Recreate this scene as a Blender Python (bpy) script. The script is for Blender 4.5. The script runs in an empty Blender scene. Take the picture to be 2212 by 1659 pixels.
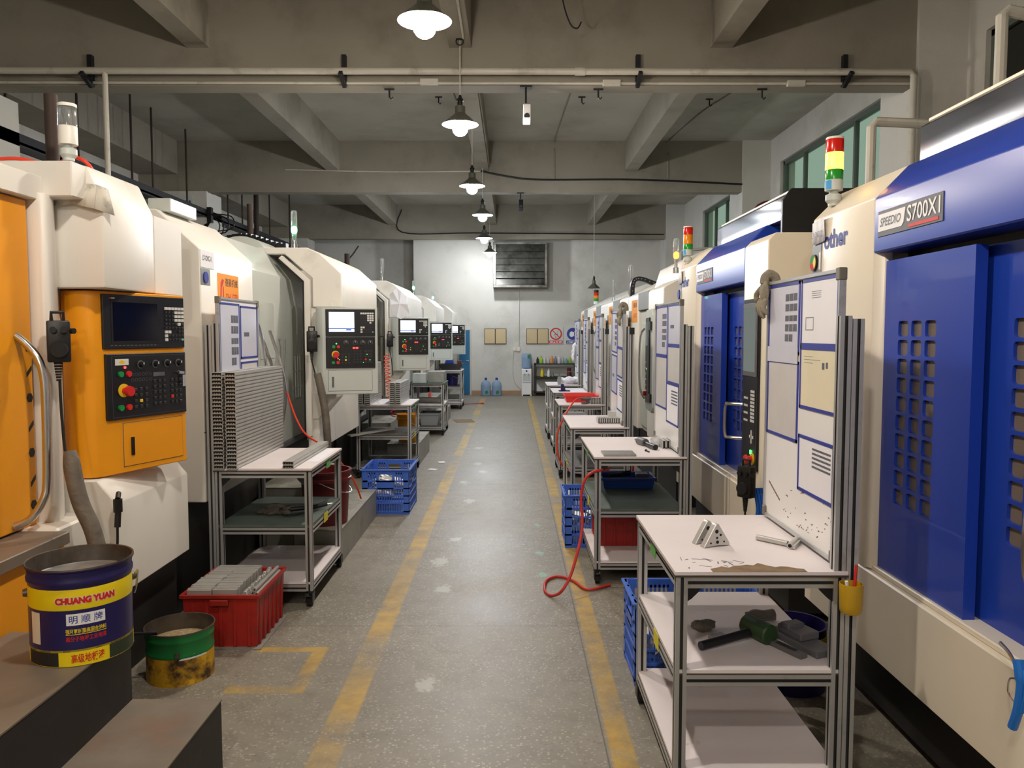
import bpy, bmesh, math, random
from mathutils import Vector, Matrix
random.seed(7)
SC = bpy.context.scene
COL = SC.collection
PI = math.pi
WM = {}          # world matrix of every object made here, by name

# ------------------------------------------------------------------ objects
def tag(o, label=None, cat=None, group=None, kind=None):
    if label: o['label'] = label
    if cat: o['category'] = cat
    if group: o['group'] = group
    if kind: o['kind'] = kind
    return o

def link(o, parent, world):
    COL.objects.link(o)
    if parent is not None:
        o.parent = parent
        o.matrix_local = WM[parent.name].inverted() @ world
    else:
        o.matrix_world = world
    WM[o.name] = world.copy()
    return o

def thing(name, label, cat, loc, rotz=0, group=None):
    o = bpy.data.objects.new(name, None)
    o.empty_display_size = .05
    link(o, None, Matrix.Translation(loc) @ Matrix.Rotation(rotz, 4, 'Z'))
    return tag(o, label, cat, group)

def copy_tree(o, world, label=None, group=None, parent=None):
    c = o.copy(); link(c, parent, world)
    if label: c['label'] = label
    if group: c['group'] = group
    for ch in o.children:
        copy_tree(ch, world @ (WM[o.name].inverted() @ WM[ch.name]), parent=c)
    return c

TXT = {}
def text_geo(s, bold=0.0, shear=0.0, space=1.0):
    key = (s, bold, shear, space)
    if key not in TXT:
        cu = bpy.data.curves.new('t', 'FONT'); cu.body = s; cu.size = 1.0; cu.offset = bold; cu.shear = shear; cu.space_character = space
        cu.resolution_u = 3; cu.fill_mode = 'FRONT'
        o = bpy.data.objects.new('t', cu); COL.objects.link(o)
        dg = bpy.context.evaluated_depsgraph_get(); dg.update()
        me = bpy.data.meshes.new_from_object(o.evaluated_get(dg))
        vs = [v.co.copy() for v in me.vertices]; fs = [tuple(p.vertices) for p in me.polygons]
        bpy.data.meshes.remove(me); bpy.data.objects.remove(o); bpy.data.curves.remove(cu)
        if vs:
            x0 = min(v.x for v in vs); x1 = max(v.x for v in vs); y0 = min(v.y for v in vs); y1 = max(v.y for v in vs)
        else: x0 = y0 = 0; x1 = y1 = 1
        TXT[key] = ([((v.x-x0)/(x1-x0), (v.y-y0)/(y1-y0)) for v in vs], fs)
    return TXT[key]

def spath(pts, k=6):
    P = [Vector(p) for p in pts]; out = []
    for i in range(len(P)-1):
        a = P[max(i-1, 0)]; b = P[i]; c = P[i+1]; d = P[min(i+2, len(P)-1)]
        for j in range(k):
            t = j/k
            out.append(.5*((2*b)+(c-a)*t+(2*a-5*b+4*c-d)*t*t+(3*b-a-3*c+d)*t**3))
    out.append(P[-1]); return out

class MB:
    def __init__(s, F=None):
        s.v = []; s.f = []; s.mi = []; s.F = F; s.m = 0
    def add(s, vs, fs):
        b = len(s.v)
        for p in vs:
            p = Vector(p); s.v.append(s.F @ p if s.F is not None else p)
        for q in fs:
            s.f.append(tuple(b+i for i in q)); s.mi.append(s.m)
        return s
    def box(s, x0, x1, y0, y1, z0, z1):
        vs = [(x, y, z) for x in (x0, x1) for y in (y0, y1) for z in (z0, z1)]
        return s.add(vs, [(0,1,3,2),(4,6,7,5),(0,4,5,1),(2,3,7,6),(0,2,6,4),(1,5,7,3)])
    def obox(s, c, ax, ay, az, hx, hy, hz):
        c = Vector(c); ax = Vector(ax).normalized(); ay = Vector(ay).normalized(); az = Vector(az).normalized()
        vs = [c+ax*(hx*i)+ay*(hy*j)+az*(hz*k) for i in (-1,1) for j in (-1,1) for k in (-1,1)]
        return s.add(vs, [(0,1,3,2),(4,6,7,5),(0,4,5,1),(2,3,7,6),(0,2,6,4),(1,5,7,3)])
    def rbox(s, c, rotz, w, d, h, tilt=0):
        R = Matrix.Rotation(rotz, 3, 'Z') @ Matrix.Rotation(tilt, 3, 'X')
        return s.obox(c, R.col[0], R.col[1], R.col[2], w/2, d/2, h/2)
    def prism(s, ax, poly, a, b):
        n = len(poly)
        f = {'x': lambda p, t: (t, p[0], p[1]), 'y': lambda p, t: (p[0], t, p[1]), 'z': lambda p, t: (p[0], p[1], t)}[ax]
        vs = [f(p, a) for p in poly]+[f(p, b) for p in poly]
        return s.add(vs, [tuple(range(n)), tuple(range(2*n-1, n-1, -1))]+[(i, (i+1) % n, n+(i+1) % n, n+i) for i in range(n)])
    def tube(s, pts, r, n=8, closed=False, cap=True):
        P = [Vector(p) for p in pts]; m = len(P); vs = []; prev = None
        for i, p in enumerate(P):
            if closed: t = P[(i+1) % m]-P[i-1]
            else: t = P[min(i+1, m-1)]-P[max(i-1, 0)]
            if t.length < 1e-9: t = Vector((0, 0, 1))
            t.normalize()
            if prev is None:
                u = t.cross(Vector((0, 0, 1)))
                if u.length < .05: u = t.cross(Vector((1, 0, 0)))
            else:
                u = prev-t*prev.dot(t)
                if u.length < 1e-6: u = t.cross(Vector((1, 0, .3)))
            u.normalize(); w = t.cross(u); prev = u
            rr = r[i] if isinstance(r, (list, tuple)) else r
            vs += [p+u*(rr*math.cos(2*PI*k/n))+w*(rr*math.sin(2*PI*k/n)) for k in range(n)]
        fs = []
        for i in range(m if closed else m-1):
            j = (i+1) % m
            fs += [(i*n+k, i*n+(k+1) % n, j*n+(k+1) % n, j*n+k) for k in range(n)]
        if not closed and cap: fs += [tuple(range(n)), tuple(range((m-1)*n, m*n))]
        return s.add(vs, fs)
    def cyl(s, p0, p1, r0, r1=None, n=16):
        p0 = Vector(p0); p1 = Vector(p1); r1 = r0 if r1 is None else r1
        t = (p1-p0).normalized(); u = t.cross(Vector((0, 0, 1)))
        if u.length < .05: u = t.cross(Vector((1, 0, 0)))
        u.normalize(); w = t.cross(u)
        ring = lambda p, r: [p+u*(r*math.cos(2*PI*k/n))+w*(r*math.sin(2*PI*k/n)) for k in range(n)]
        return s.add(ring(p0, r0)+ring(p1, r1), [(k, (k+1) % n, n+(k+1) % n, n+k) for k in range(n)]+[tuple(range(n)), tuple(range(2*n-1, n-1, -1))])
    def lathe(s, prof, c=(0, 0, 0), n=28, R=None):
        R = R or Matrix.Identity(3); c = Vector(c); vs = []; fs = []
        for (r, z) in prof:
            vs += [c+R @ Vector((max(r, 1e-5)*math.cos(2*PI*k/n), max(r, 1e-5)*math.sin(2*PI*k/n), z)) for k in range(n)]
        for i in range(len(prof)-1):
            fs += [(i*n+k, i*n+(k+1) % n, (i+1)*n+(k+1) % n, (i+1)*n+k) for k in range(n)]
        for i in (0, len(prof)-1):
            if prof[i][0] < 1e-4: pass
        return s.add(vs, fs)
    def ball(s, c, r, n=12, sc=(1, 1, 1), jit=0):
        c = Vector(c); vs = []; m = n//2+1
        for i in range(m+1):
            a = PI*i/m
            for k in range(n):
                q = 1+random.uniform(-jit, jit)
                vs.append(c+Vector((sc[0]*r*q*math.sin(a)*math.cos(2*PI*k/n), sc[1]*r*q*math.sin(a)*math.sin(2*PI*k/n), sc[2]*r*q*math.cos(a))))
        return s.add(vs, [(i*n+k, i*n+(k+1) % n, (i+1)*n+(k+1) % n, (i+1)*n+k) for i in range(m) for k in range(n)])
    def quad(s, a, b, c, d): return s.add([a, b, c, d], [(0, 1, 2, 3)])
    def plate(s, o, u, v, w, h, t=.001):
        """thin rectangle: corner o, directions u, v, thickness towards u x v"""
        o = Vector(o); u = Vector(u); v = Vector(v); nn = u.cross(v).normalized()
        vs = [o, o+u*w, o+u*w+v*h, o+v*h]; vs = vs+[p+nn*t for p in vs]
        return s.add(vs, [(3, 2, 1, 0), (4, 5, 6, 7), (0, 1, 5, 4), (1, 2, 6, 5), (2, 3, 7, 6), (3, 0, 4, 7)])
    def text(s, t, o, u, v, w, h, bold=0., shear=0., space=1.0):
        vs, fs = text_geo(t, bold, shear, space); o = Vector(o); u = Vector(u); v = Vector(v)
        return s.add([o+u*(w*a)+v*(h*b) for a, b in vs], fs)
    def btext(s, t, c, r, a0, a1, z0, h, bold=0.):
        """text bent on a vertical cylinder, from angle a0 to a1"""
        vs, fs = text_geo(t, bold)
        return s.add([(c[0]+r*math.cos(a0+(a1-a0)*a), c[1]+r*math.sin(a0+(a1-a0)*a), c[2]+z0+h*b) for a, b in vs], fs)
    def holes(s, fn, A, B, w, h, rad, depth, k=3):
        """cells of a grid with rounded holes; fn(a, b, d) -> point; A, B are lists of cell borders"""
        for i in range(len(A)-1):
            for j in range(len(B)-1):
                a0, a1, b0, b1 = A[i], A[i+1], B[j], B[j+1]
                ca, cb = (a0+a1)/2, (b0+b1)/2; inn = []
                for q, (sx, sy) in enumerate(((1, 1), (-1, 1), (-1, -1), (1, -1))):
                    for m in range(k+1):
                        an = PI/2*(q+m/k)
                        inn.append((ca+sx*(w/2-rad)+rad*math.cos(an), cb+sy*(h/2-rad)+rad*math.sin(an)))
                out = [(a1, b1), (a0, b1), (a0, b0), (a1, b0)]
                N = len(inn)
                vs = [fn(a, b, 0) for a, b in inn]+[fn(a, b, depth) for a, b in inn]+[fn(a, b, 0) for a, b in out]
                fs = [(m, (m+1) % N, N+(m+1) % N, N+m) for m in range(N)]
                for q in range(4):
                    for m in range(k): fs.append((2*N+q, q*(k+1)+m, q*(k+1)+m+1))
                    fs.append((2*N+q, q*(k+1)+k, ((q+1)*(k+1)) % N, 2*N+(q+1) % 4))
                s.add(vs, fs)
        return s
    def build(s, name, mats, parent=None, bevel=0., seg=1, smooth=True, label=None, cat=None, group=None, kind=None, base=True, normals=True):
        if not isinstance(mats, (list, tuple)): mats = [mats]
        if parent is not None: W = WM[parent.name]
        else:
            xs = [v.x for v in s.v]; ys = [v.y for v in s.v]; zs = [v.z for v in s.v]
            W = Matrix.Translation(((min(xs)+max(xs))/2, (min(ys)+max(ys))/2, min(zs))) if base else Matrix.Identity(4)
        Wi = W.inverted()
        me = bpy.data.meshes.new(name)
        me.from_pydata([tuple(Wi @ v) for v in s.v], [], s.f)
        for m in mats: me.materials.append(m)
        for p, i in zip(me.polygons, s.mi): p.material_index = i
        bm = bmesh.new(); bm.from_mesh(me)
        if normals: bmesh.ops.recalc_face_normals(bm, faces=bm.faces)
        if bevel:
            ed = [e for e in bm.edges if len(e.link_faces) == 2 and e.calc_face_angle(0) > .5]
            bmesh.ops.bevel(bm, geom=ed, offset=bevel, segments=seg, affect='EDGES', clamp_overlap=True, profile=.5)
        bm.to_mesh(me); bm.free()
        if smooth:
            me.polygons.foreach_set('use_smooth', [True]*len(me.polygons))
            me.set_sharp_from_angle(angle=.6)
        me.update()
        o = bpy.data.objects.new(name, me)
        link(o, parent, W)
        return tag(o, label, cat, group, kind)

# ------------------------------------------------------------------ materials
def lin(c):
    c = c/255
    return c/12.92 if c <= .04045 else ((c+.055)/1.055)**2.4
def RGB(r, g, b): return (lin(r), lin(g), lin(b), 1)
MATS = {}
def mat(name, rgb, rough=.5, metal=0., var=.07, vs=3., bump=0., bs=60., spec=.5, dirt=None, emit=0., trans=0., ior=1.45, alpha=1., coat=0.):
    m = bpy.data.materials.new(name); m.use_nodes = True
    nt = m.node_tree; N = nt.nodes; L = nt.links; b = N['Principled BSDF']
    col = RGB(*rgb)
    tc = N.new('ShaderNodeTexCoord')
    nz = N.new('ShaderNodeTexNoise'); nz.inputs['Scale'].default_value = vs; nz.inputs['Detail'].default_value = 6
    L.new(tc.outputs['Object'], nz.inputs['Vector'])
    rp = N.new('ShaderNodeValToRGB'); rp.color_ramp.elements[0].position = .3; rp.color_ramp.elements[1].position = .7
    rp.color_ramp.elements[0].color = tuple(x*(1-var) for x in col[:3])+(1,)
    rp.color_ramp.elements[1].color = tuple(min(1, x*(1+var)) for x in col[:3])+(1,)
    L.new(nz.outputs['Fac'], rp.inputs['Fac']); out = rp.outputs['Color']
    if dirt:
        dc, lo, hi, ds = dirt
        n2 = N.new('ShaderNodeTexNoise'); n2.inputs['Scale'].default_value = ds; n2.inputs['Detail'].default_value = 9; n2.inputs['Roughness'].default_value = .65
        L.new(tc.outputs['Object'], n2.inputs['Vector'])
        r2 = N.new('ShaderNodeMapRange'); r2.inputs['From Min'].default_value = lo; r2.inputs['From Max'].default_value = hi
        L.new(n2.outputs['Fac'], r2.inputs['Value'])
        mx = N.new('ShaderNodeMix'); mx.data_type = 'RGBA'; mx.inputs['B'].default_value = RGB(*dc)
        L.new(r2.outputs['Result'], mx.inputs['Factor']); L.new(out, mx.inputs['A']); out = mx.outputs['Result']
    L.new(out, b.inputs['Base Color'])
    b.inputs['Roughness'].default_value = rough; b.inputs['Metallic'].default_value = metal
    b.inputs['Specular IOR Level'].default_value = spec; b.inputs['IOR'].default_value = ior
    b.inputs['Transmission Weight'].default_value = trans; b.inputs['Alpha'].default_value = alpha
    b.inputs['Coat Weight'].default_value = coat
    if emit:
        b.inputs['Emission Color'].default_value = col; b.inputs['Emission Strength'].default_value = emit
    if bump:
        n3 = N.new('ShaderNodeTexNoise'); n3.inputs['Scale'].default_value = bs; n3.inputs['Detail'].default_value = 4
        L.new(tc.outputs['Object'], n3.inputs['Vector'])
        bp = N.new('ShaderNodeBump'); bp.inputs['Strength'].default_value = bump; bp.inputs['Distance'].default_value = .01
        L.new(n3.outputs['Fac'], bp.inputs['Height']); L.new(bp.outputs['Normal'], b.inputs['Normal'])
    MATS[name] = m
    return m

M_ivory = mat('ivory_paint', (226, 222, 214), .42, var=.03, vs=2, dirt=((204, 198, 186), .62, .8, 3))
M_beige = mat('beige_paint', (232, 222, 202), .38, var=.03, vs=2, dirt=((190, 175, 150), .64, .85, 4))
M_lgrey = mat('light_grey_paint', (196, 201, 196), .33, var=.03, vs=2, dirt=((160, 160, 152), .64, .85, 4))
M_grey = mat('grey_paint', (140, 144, 146), .45, var=.04)
M_orange = mat('orange_paint', (240, 158, 22), .4, var=.04, dirt=((170, 105, 25), .66, .85, 5))
M_blue = mat('blue_paint', (28, 62, 168), .33, var=.04, vs=1.5, coat=.2)
M_dark = mat('black_base_paint', (34, 33, 32), .55, var=.15, dirt=((62, 58, 52), .58, .85, 8))
M_black = mat('black_plastic', (24, 24, 26), .4, var=.08)
M_panel = mat('panel_black', (26, 27, 30), .32, var=.05)
M_screenoff = mat('dark_screen', (8, 9, 14), .12, var=.02)
M_rubber = mat('black_rubber', (22, 21, 21), .75, var=.15)
M_alu = mat('aluminium_profile', (186, 187, 188), .36, .55, var=.05, vs=5, dirt=((130, 129, 126), .58, .9, 9))
M_alud = mat('dull_aluminium', (160, 160, 157), .45, .7, var=.08, vs=6, dirt=((100, 98, 92), .52, .9, 14))
M_slotshade = mat('painted_slot_shade', (52, 52, 52), .6, .2, var=.1)  # darker than the aluminium: shade painted into the profile grooves
M_mill = mat('mill_aluminium', (198, 197, 194), .42, .6, var=.06, vs=8)
M_holeshade = mat('painted_hole_shade', (30, 29, 28), .8, .1, var=.1)  # near-black colour paints the shade inside tubes and bored holes
M_steel = mat('steel_sheet', (110, 115, 126), .24, .9, var=.1, vs=2, dirt=((88, 92, 100), .5, .8, 2))
M_chrome = mat('brushed_chrome', (205, 205, 205), .22, 1., var=.03)
M_plateD = mat('tread_plate', (150, 148, 138), .5, .4, var=.12, vs=6, bump=.6, bs=70, dirt=((92, 88, 76), .5, .8, 8))
M_sheet = mat('galvanised_sheet', (150, 150, 144), .5, .4, var=.1, vs=3, dirt=((112, 110, 100), .52, .85, 5))
M_lam = mat('white_laminate', (232, 224, 226), .45, var=.03, vs=3, dirt=((150, 140, 132), .66, .8, 7))
M_ply = mat('chipped_board', (128, 106, 78), .8, var=.25, vs=25)
M_edge = mat('board_edge', (72, 62, 54), .7, var=.2, vs=12)
M_mat = mat('green_rubber_mat', (84, 98, 92), .55, var=.1, dirt=((50, 54, 50), .5, .8, 6))
M_dshelf = mat('dirty_shelf_board', (92, 88, 82), .6, var=.15, dirt=((50, 47, 43), .48, .8, 6))
M_white = mat('white_enamel', (240, 240, 240), .25, var=.02, dirt=((150, 110, 85), .70, .78, 12))
M_paper = mat('paper', (232, 232, 238), .7, var=.03, vs=4)
M_paper2 = mat('old_paper', (222, 214, 186), .7, var=.05, vs=4)
M_note = mat('stained_note_paper', (204, 198, 184), .7, var=.08, vs=9, dirt=((128, 122, 112), .5, .75, 16))
M_sleeve = mat('grey_sleeve', (206, 204, 202), .3, var=.06, vs=6)
M_film = mat('plastic_sleeve', (206, 208, 224), .22, var=.04, vs=5)
M_ink = mat('printed_ink', (92, 94, 104), .7, var=.2, vs=30)
M_pblue = mat('blue_pocket_frame', (46, 56, 150), .45, var=.05)
M_capg = mat('grey_corner_cap', (112, 108, 98), .55, var=.1)
M_cblue = mat('blue_crate_plastic', (66, 108, 206), .42, var=.07, vs=4)
M_cred = mat('red_crate_plastic', (160, 36, 30), .42, var=.1, vs=4, dirt=((105, 40, 34), .52, .8, 6))
M_bluebin = mat('blue_bin_plastic', (28, 62, 140), .4, var=.07)
M_step = mat('brown_worn_steel', (126, 116, 104), .5, .2, var=.2, vs=4, dirt=((128, 92, 70), .5, .8, 3))
M_hose = mat('orange_hose', (226, 66, 40), .4, var=.05)
M_conduit = mat('grey_conduit', (108, 100, 90), .6, .1, var=.2, vs=14, bump=.5, bs=40)
M_navy = mat('navy_tin', (34, 28, 84), .32, var=.08)
M_yellow = mat('yellow_tin', (240, 214, 24), .38, var=.05)
M_tin = mat('bare_tin', (120, 112, 104), .4, .8, var=.2, vs=5, dirt=((70, 58, 48), .45, .75, 6))
M_rusty = mat('rusty_tin', (216, 168, 36), .5, .05, var=.2, vs=5, dirt=((74, 52, 36), .46, .62, 8))
M_green = mat('green_tin', (28, 120, 60), .4, var=.1)
M_sand = mat('metal_chips', (168, 148, 112), .7, .2, var=.35, vs=60, bump=1., bs=120)
M_redtext = mat('red_print', (206, 40, 32), .5, var=.03)
M_bluetext = mat('blue_print', (46, 62, 150), .5, var=.03)
M_whitetext = mat('white_print', (236, 236, 236), .5, var=.02)
M_blacktext = mat('black_print', (26, 26, 34), .6, var=.02)
M_signo = mat('orange_sign', (242, 154, 34), .5, var=.03)
M_maroon = mat('maroon_pail', (96, 22, 26), .4, var=.08)
M_ypail = mat('yellow_pail', (222, 150, 22), .45, var=.1)
M_cupy = mat('yellow_cup_plastic', (186, 148, 30), .4, var=.08, trans=.0)
M_glove = mat('grey_glove_knit', (140, 132, 116), .9, var=.2, vs=20, bump=.6, bs=120)
M_rag = mat('oily_rag', (110, 104, 96), .9, var=.25, vs=12, bump=.6, bs=60)
M_malletg = mat('green_mallet_head', (40, 66, 36), .5, var=.12)
M_pipe = mat('white_pvc', (196, 192, 180), .5, var=.05, dirt=((140, 134, 122), .55, .8, 5))
M_darksteel = mat('dark_bracket_steel', (36, 36, 40), .5, .4, var=.1)
M_rust = mat('rusty_rod', (62, 50, 44), .7, .3, var=.2)
M_redlens = mat('red_lens', (206, 34, 22), .2, var=.02)
M_amblens = mat('amber_lens', (232, 140, 20), .2, var=.02)
M_grnlens = mat('green_lens', (40, 150, 50), .2, var=.02)
M_litamb = mat('lit_amber_lens', (255, 190, 50), .3, emit=9., var=.0)
M_litgrn = mat('lit_green_lamp', (110, 255, 170), .3, emit=26., var=.0)
M_litor = mat('lit_orange_lamp', (255, 150, 40), .3, emit=9., var=.0)
M_ledr = mat('lit_red_digits', (255, 60, 60), .3, emit=3.5, var=.0)
M_ledg = mat('lit_green_led', (90, 255, 120), .3, emit=2.5, var=.0)
M_btnr = mat('red_button', (206, 40, 36), .4, var=.03)
M_btng = mat('green_button', (30, 140, 70), .4, var=.03)
M_btny = mat('yellow_button', (230, 196, 40), .4, var=.03)
M_btnk = mat('dark_key', (44, 44, 48), .5, var=.05)
M_btnw = mat('pale_key', (214, 214, 210), .5, var=.03)
M_btnc = mat('cyan_key', (110, 190, 180), .5, var=.03)
M_gmid = mat('mid_grey_paint', (96, 96, 100), .5, var=.05)
M_clear = mat('clear_acrylic', (226, 232, 232), .08, var=.01, trans=.8, alpha=.55)
M_water = mat('blue_water_bottle', (160, 188, 222), .12, var=.05, vs=12, trans=.25, ior=1.2, alpha=.85)
M_doorblue = mat('blue_door_paint', (22, 96, 140), .45, var=.05)
M_corkboard = mat('tan_notice_paper', (196, 176, 138), .6, var=.05, vs=3)
M_brown = mat('dark_frame', (66, 54, 44), .6, var=.1)
M_louver = mat('louver_steel', (112, 111, 106), .34, .8, var=.2, vs=3, dirt=((48, 46, 42), .45, .7, 2.5))  # dark mottling for dirty streaks, with shading also put into the colour
M_shelfm = mat('black_shelf_metal', (46, 45, 44), .6, var=.15)
M_pane = mat('door_window_pane', (116, 104, 92), .25, var=.05)
M_winpane = mat('machine_window', (190, 196, 190), .18, var=.06, vs=4)
M_tgreen = mat('green_tape', (96, 170, 84), .6, var=.05)
M_tyellow = mat('yellow_tape', (220, 210, 50), .6, var=.05)
M_cream = mat('bright_bulb_cap', (220, 214, 200), .4)
M_wood = mat('tile_skirting', (160, 128, 98), .5, var=.08)
M_shade = mat('green_grey_enamel', (84, 84, 74), .35, var=.05)
M_shadein = mat('white_shade_inside', (238, 236, 228), .5, var=.02)

def emitter(name, rgb, s):
    m = bpy.data.materials.new(name); m.use_nodes = True; nt = m.node_tree
    nt.nodes.clear(); e = nt.nodes.new('ShaderNodeEmission'); o = nt.nodes.new('ShaderNodeOutputMaterial')
    e.inputs['Color'].default_value = RGB(*rgb); e.inputs['Strength'].default_value = s
    nt.links.new(e.outputs[0], o.inputs[0]); return m
LAMP_S = 900.
M_bulb = emitter('bulb_glow', (255, 243, 228), LAMP_S)
M_bulbc = emitter('cool_bulb_glow', (244, 248, 253), LAMP_S)
M_screen = emitter('lit_screen', (236, 242, 255), 2.2)
M_screenb = emitter('lit_screen_bar', (120, 146, 226), 1.)
M_screeng = emitter('lit_grey_screen', (176, 186, 178), .45)

def plaster(name, rgb, dirt, lo, hi, ds):
    return mat(name, rgb, .85, var=.06, vs=1.2, bump=.25, bs=14, dirt=(dirt, lo, hi, ds))
M_wall = plaster('dirty_plaster', (202, 200, 193), (158, 154, 143), .52, .88, .9)
M_ceil = plaster('ceiling_plaster', (178, 175, 164), (138, 132, 120), .48, .85, .8)
M_beam = plaster('beam_plaster', (146, 140, 128), (110, 103, 91), .5, .85, 1.1)

def floor_mat():
    m = bpy.data.materials.new('terrazzo_floor'); m.use_nodes = True
    nt = m.node_tree; N = nt.nodes; L = nt.links; b = N['Principled BSDF']
    tc = N.new('ShaderNodeTexCoord'); sp = N.new('ShaderNodeSeparateXYZ'); L.new(tc.outputs['Object'], sp.inputs[0])
    X, Y = sp.outputs['X'], sp.outputs['Y']
    def val(x): return x
    def mth(op, a, c=None, clamp=False):
        n = N.new('ShaderNodeMath'); n.operation = op; n.use_clamp = clamp
        for i, q in enumerate((a, c)):
            if q is None: continue
            if isinstance(q, (int, float)): n.inputs[i].default_value = q
            else: L.new(q, n.inputs[i])
        return n.outputs[0]
    def noise(s, d=5, r=.6):
        n = N.new('ShaderNodeTexNoise'); n.inputs['Scale'].default_value = s; n.inputs['Detail'].default_value = d; n.inputs['Roughness'].default_value = r
        L.new(tc.outputs['Object'], n.inputs['Vector']); return n.outputs['Fac']
    def mix(f, a, c):
        n = N.new('ShaderNodeMix'); n.data_type = 'RGBA'
        for k, q in (('Factor', f), ('A', a), ('B', c)):
            if isinstance(q, tuple): n.inputs[k].default_value = q
            elif isinstance(q, (int, float)): n.inputs[k].default_value = q
            else: L.new(q, n.inputs[k])
        return n.outputs['Result']
    def band(v, c, w, soft=.012):   # 1 inside |v-c|<w/2
        d = mth('ABSOLUTE', mth('SUBTRACT', v, c)); return mth('DIVIDE', mth('SUBTRACT', w/2+soft/2, d), soft, True)
    def rng(v, lo, hi): return mth('DIVIDE', mth('SUBTRACT', v, lo), hi-lo, True)
    big = noise(.9, 6); med = noise(7, 5)
    col = mix(rng(big, .3, .7), RGB(118, 112, 101), RGB(143, 137, 125))
    col = mix(mth('MULTIPLY', rng(med, .45, .75), .5), col, RGB(100, 94, 83))
    vo = N.new('ShaderNodeTexVoronoi'); vo.inputs['Scale'].default_value = 72; L.new(tc.outputs['Object'], vo.inputs['Vector'])
    sc = N.new('ShaderNodeSeparateColor'); L.new(vo.outputs['Color'], sc.inputs[0])
    chip = mth('MULTIPLY', rng(sc.outputs[0], .38, .44), mth('LESS_THAN', vo.outputs['Distance'], .46))
    chipc = mix(sc.outputs[1], RGB(84, 78, 68), RGB(198, 190, 172))
    fade = noise(.6, 3)
    col = mix(mth('MULTIPLY', mth('MULTIPLY', chip, rng(fade, .2, .6)), .62), col, chipc)
    # joints
    jy = mth('ABSOLUTE', mth('SUBTRACT', mth('FRACT', mth('DIVIDE', mth('SUBTRACT', Y, 3.48), 2.0)), .5))
    j1 = mth('LESS_THAN', jy, .0018); j2 = band(X, .385, .006, .004)
    col = mix(mth('MULTIPLY', mth('MAXIMUM', j1, j2), .7), col, RGB(66, 60, 52))
    # yellow aisle lines and the parking bracket, worn
    wear = noise(5.5, 8, .7); w2 = noise(.55, 2)
    wl = mth('ADD', rng(wear, .28, .52), -.0)
    def keep(lo, hi): return mth('MULTIPLY', wl, rng(w2, lo, hi))
    lL = mth('MULTIPLY', band(X, -.752, .125), mth('ADD', .22, mth('MULTIPLY', keep(.36, .52), .75)))
    lR = mth('MULTIPLY', band(X, .45, .1), mth('ADD', .3, mth('MULTIPLY', keep(.36, .5), .7)))
    lim = mth('LESS_THAN', Y, 20.5)
    bv = mth('MULTIPLY', band(X, -1.03, .075), band(Y, 3.9, .55))
    bh = mth('MULTIPLY', band(X, -1.19, .36), mth('MAXIMUM', band(Y, 3.66, .075), band(Y, 4.14, .06)))
    br = mth('MULTIPLY', mth('MAXIMUM', bv, bh), mth('ADD', .35, mth('MULTIPLY', wl, .45)))
    yl = mth('MAXIMUM', mth('MULTIPLY', mth('MAXIMUM', lL, lR), lim), br)
    wornoff = mth('MULTIPLY', rng(noise(2.2, 8, .7), .34, .5), yl)
    col = mix(wornoff, col, mix(rng(med, .4, .7), RGB(188, 154, 66), RGB(158, 128, 62)))
    # spilt paint spots
    for (sx, sy, r, cc) in ((-.42, 3.72, .07, 0), (-.46, 5.15, .07, 0), (-.54, 5.78, .09, 0), (-.47, 6.42, .06, 0), (-.43, 7.9, .08, 0), (-.55, 8.9, .07, 0), (-.44, 10.2, .08, 0),
                            (-.5, 11.6, .09, 0), (.22, 5.45, .045, 1), (.21, 6.0, .04, 1), (.22, 6.9, .04, 1), (-.36, 9.6, .07, 0)):
        dx = mth('SUBTRACT', X, sx); dy = mth('MULTIPLY', mth('SUBTRACT', Y, sy), .6)
        d = mth('SQRT', mth('ADD', mth('MULTIPLY', dx, dx), mth('MULTIPLY', dy, dy)))
        d = mth('ADD', d, mth('MULTIPLY', mth('SUBTRACT', noise(22, 4), .5), r*2.4))
        col = mix(mth('MULTIPLY', mth('DIVIDE', mth('SUBTRACT', r*.8, d), r*.3, True), .55), col, RGB(188, 190, 186) if not cc else RGB(120, 190, 168))
    L.new(col, b.inputs['Base Color'])
    rr = N.new('ShaderNodeMapRange'); rr.inputs['To Min'].default_value = .34; rr.inputs['To Max'].default_value = .6
    L.new(big, rr.inputs['Value']); L.new(rr.outputs[0], b.inputs['Roughness'])
    b.inputs['Specular IOR Level'].default_value = .4
    bp = N.new('ShaderNodeBump'); bp.inputs['Strength'].default_value = .15; bp.inputs['Distance'].default_value = .004
    L.new(med, bp.inputs['Height']); L.new(bp.outputs['Normal'], b.inputs['Normal'])
    return m
M_floor = floor_mat()
# ------------------------------------------------------------------ the hall
def struct(mb, name, m, label=None, **k): return mb.build(name, m, None, kind='structure', label=label, base=False, **k)
ZS = 5.08; BB = 4.19
struct(MB().box(-7, 5.0, -4.6, 23, -.1, 0), 'floor', M_floor, 'grey terrazzo floor with worn yellow aisle lines')
struct(MB().box(-7, 5.0, -4.6, 23, ZS, ZS+.1), 'ceiling', M_ceil, 'stained plaster ceiling slab')
struct(MB().box(-2.7, 4.6, 21.75, 21.95, 0, ZS).box(-6.6, -2.7, 22.6, 22.8, 0, ZS).box(-2.7, -2.5, 21.95, 22.8, 0, ZS), 'wall_back', M_wall, 'white plaster end wall with exhaust louver')
struct(MB().box(-6.8, -6.6, -4.6, 22.8, 0, ZS), 'wall_left', M_wall)
struct(MB().box(-6.8, 4.8, -4.8, -4.6, 0, ZS), 'wall_front', M_wall)
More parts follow.
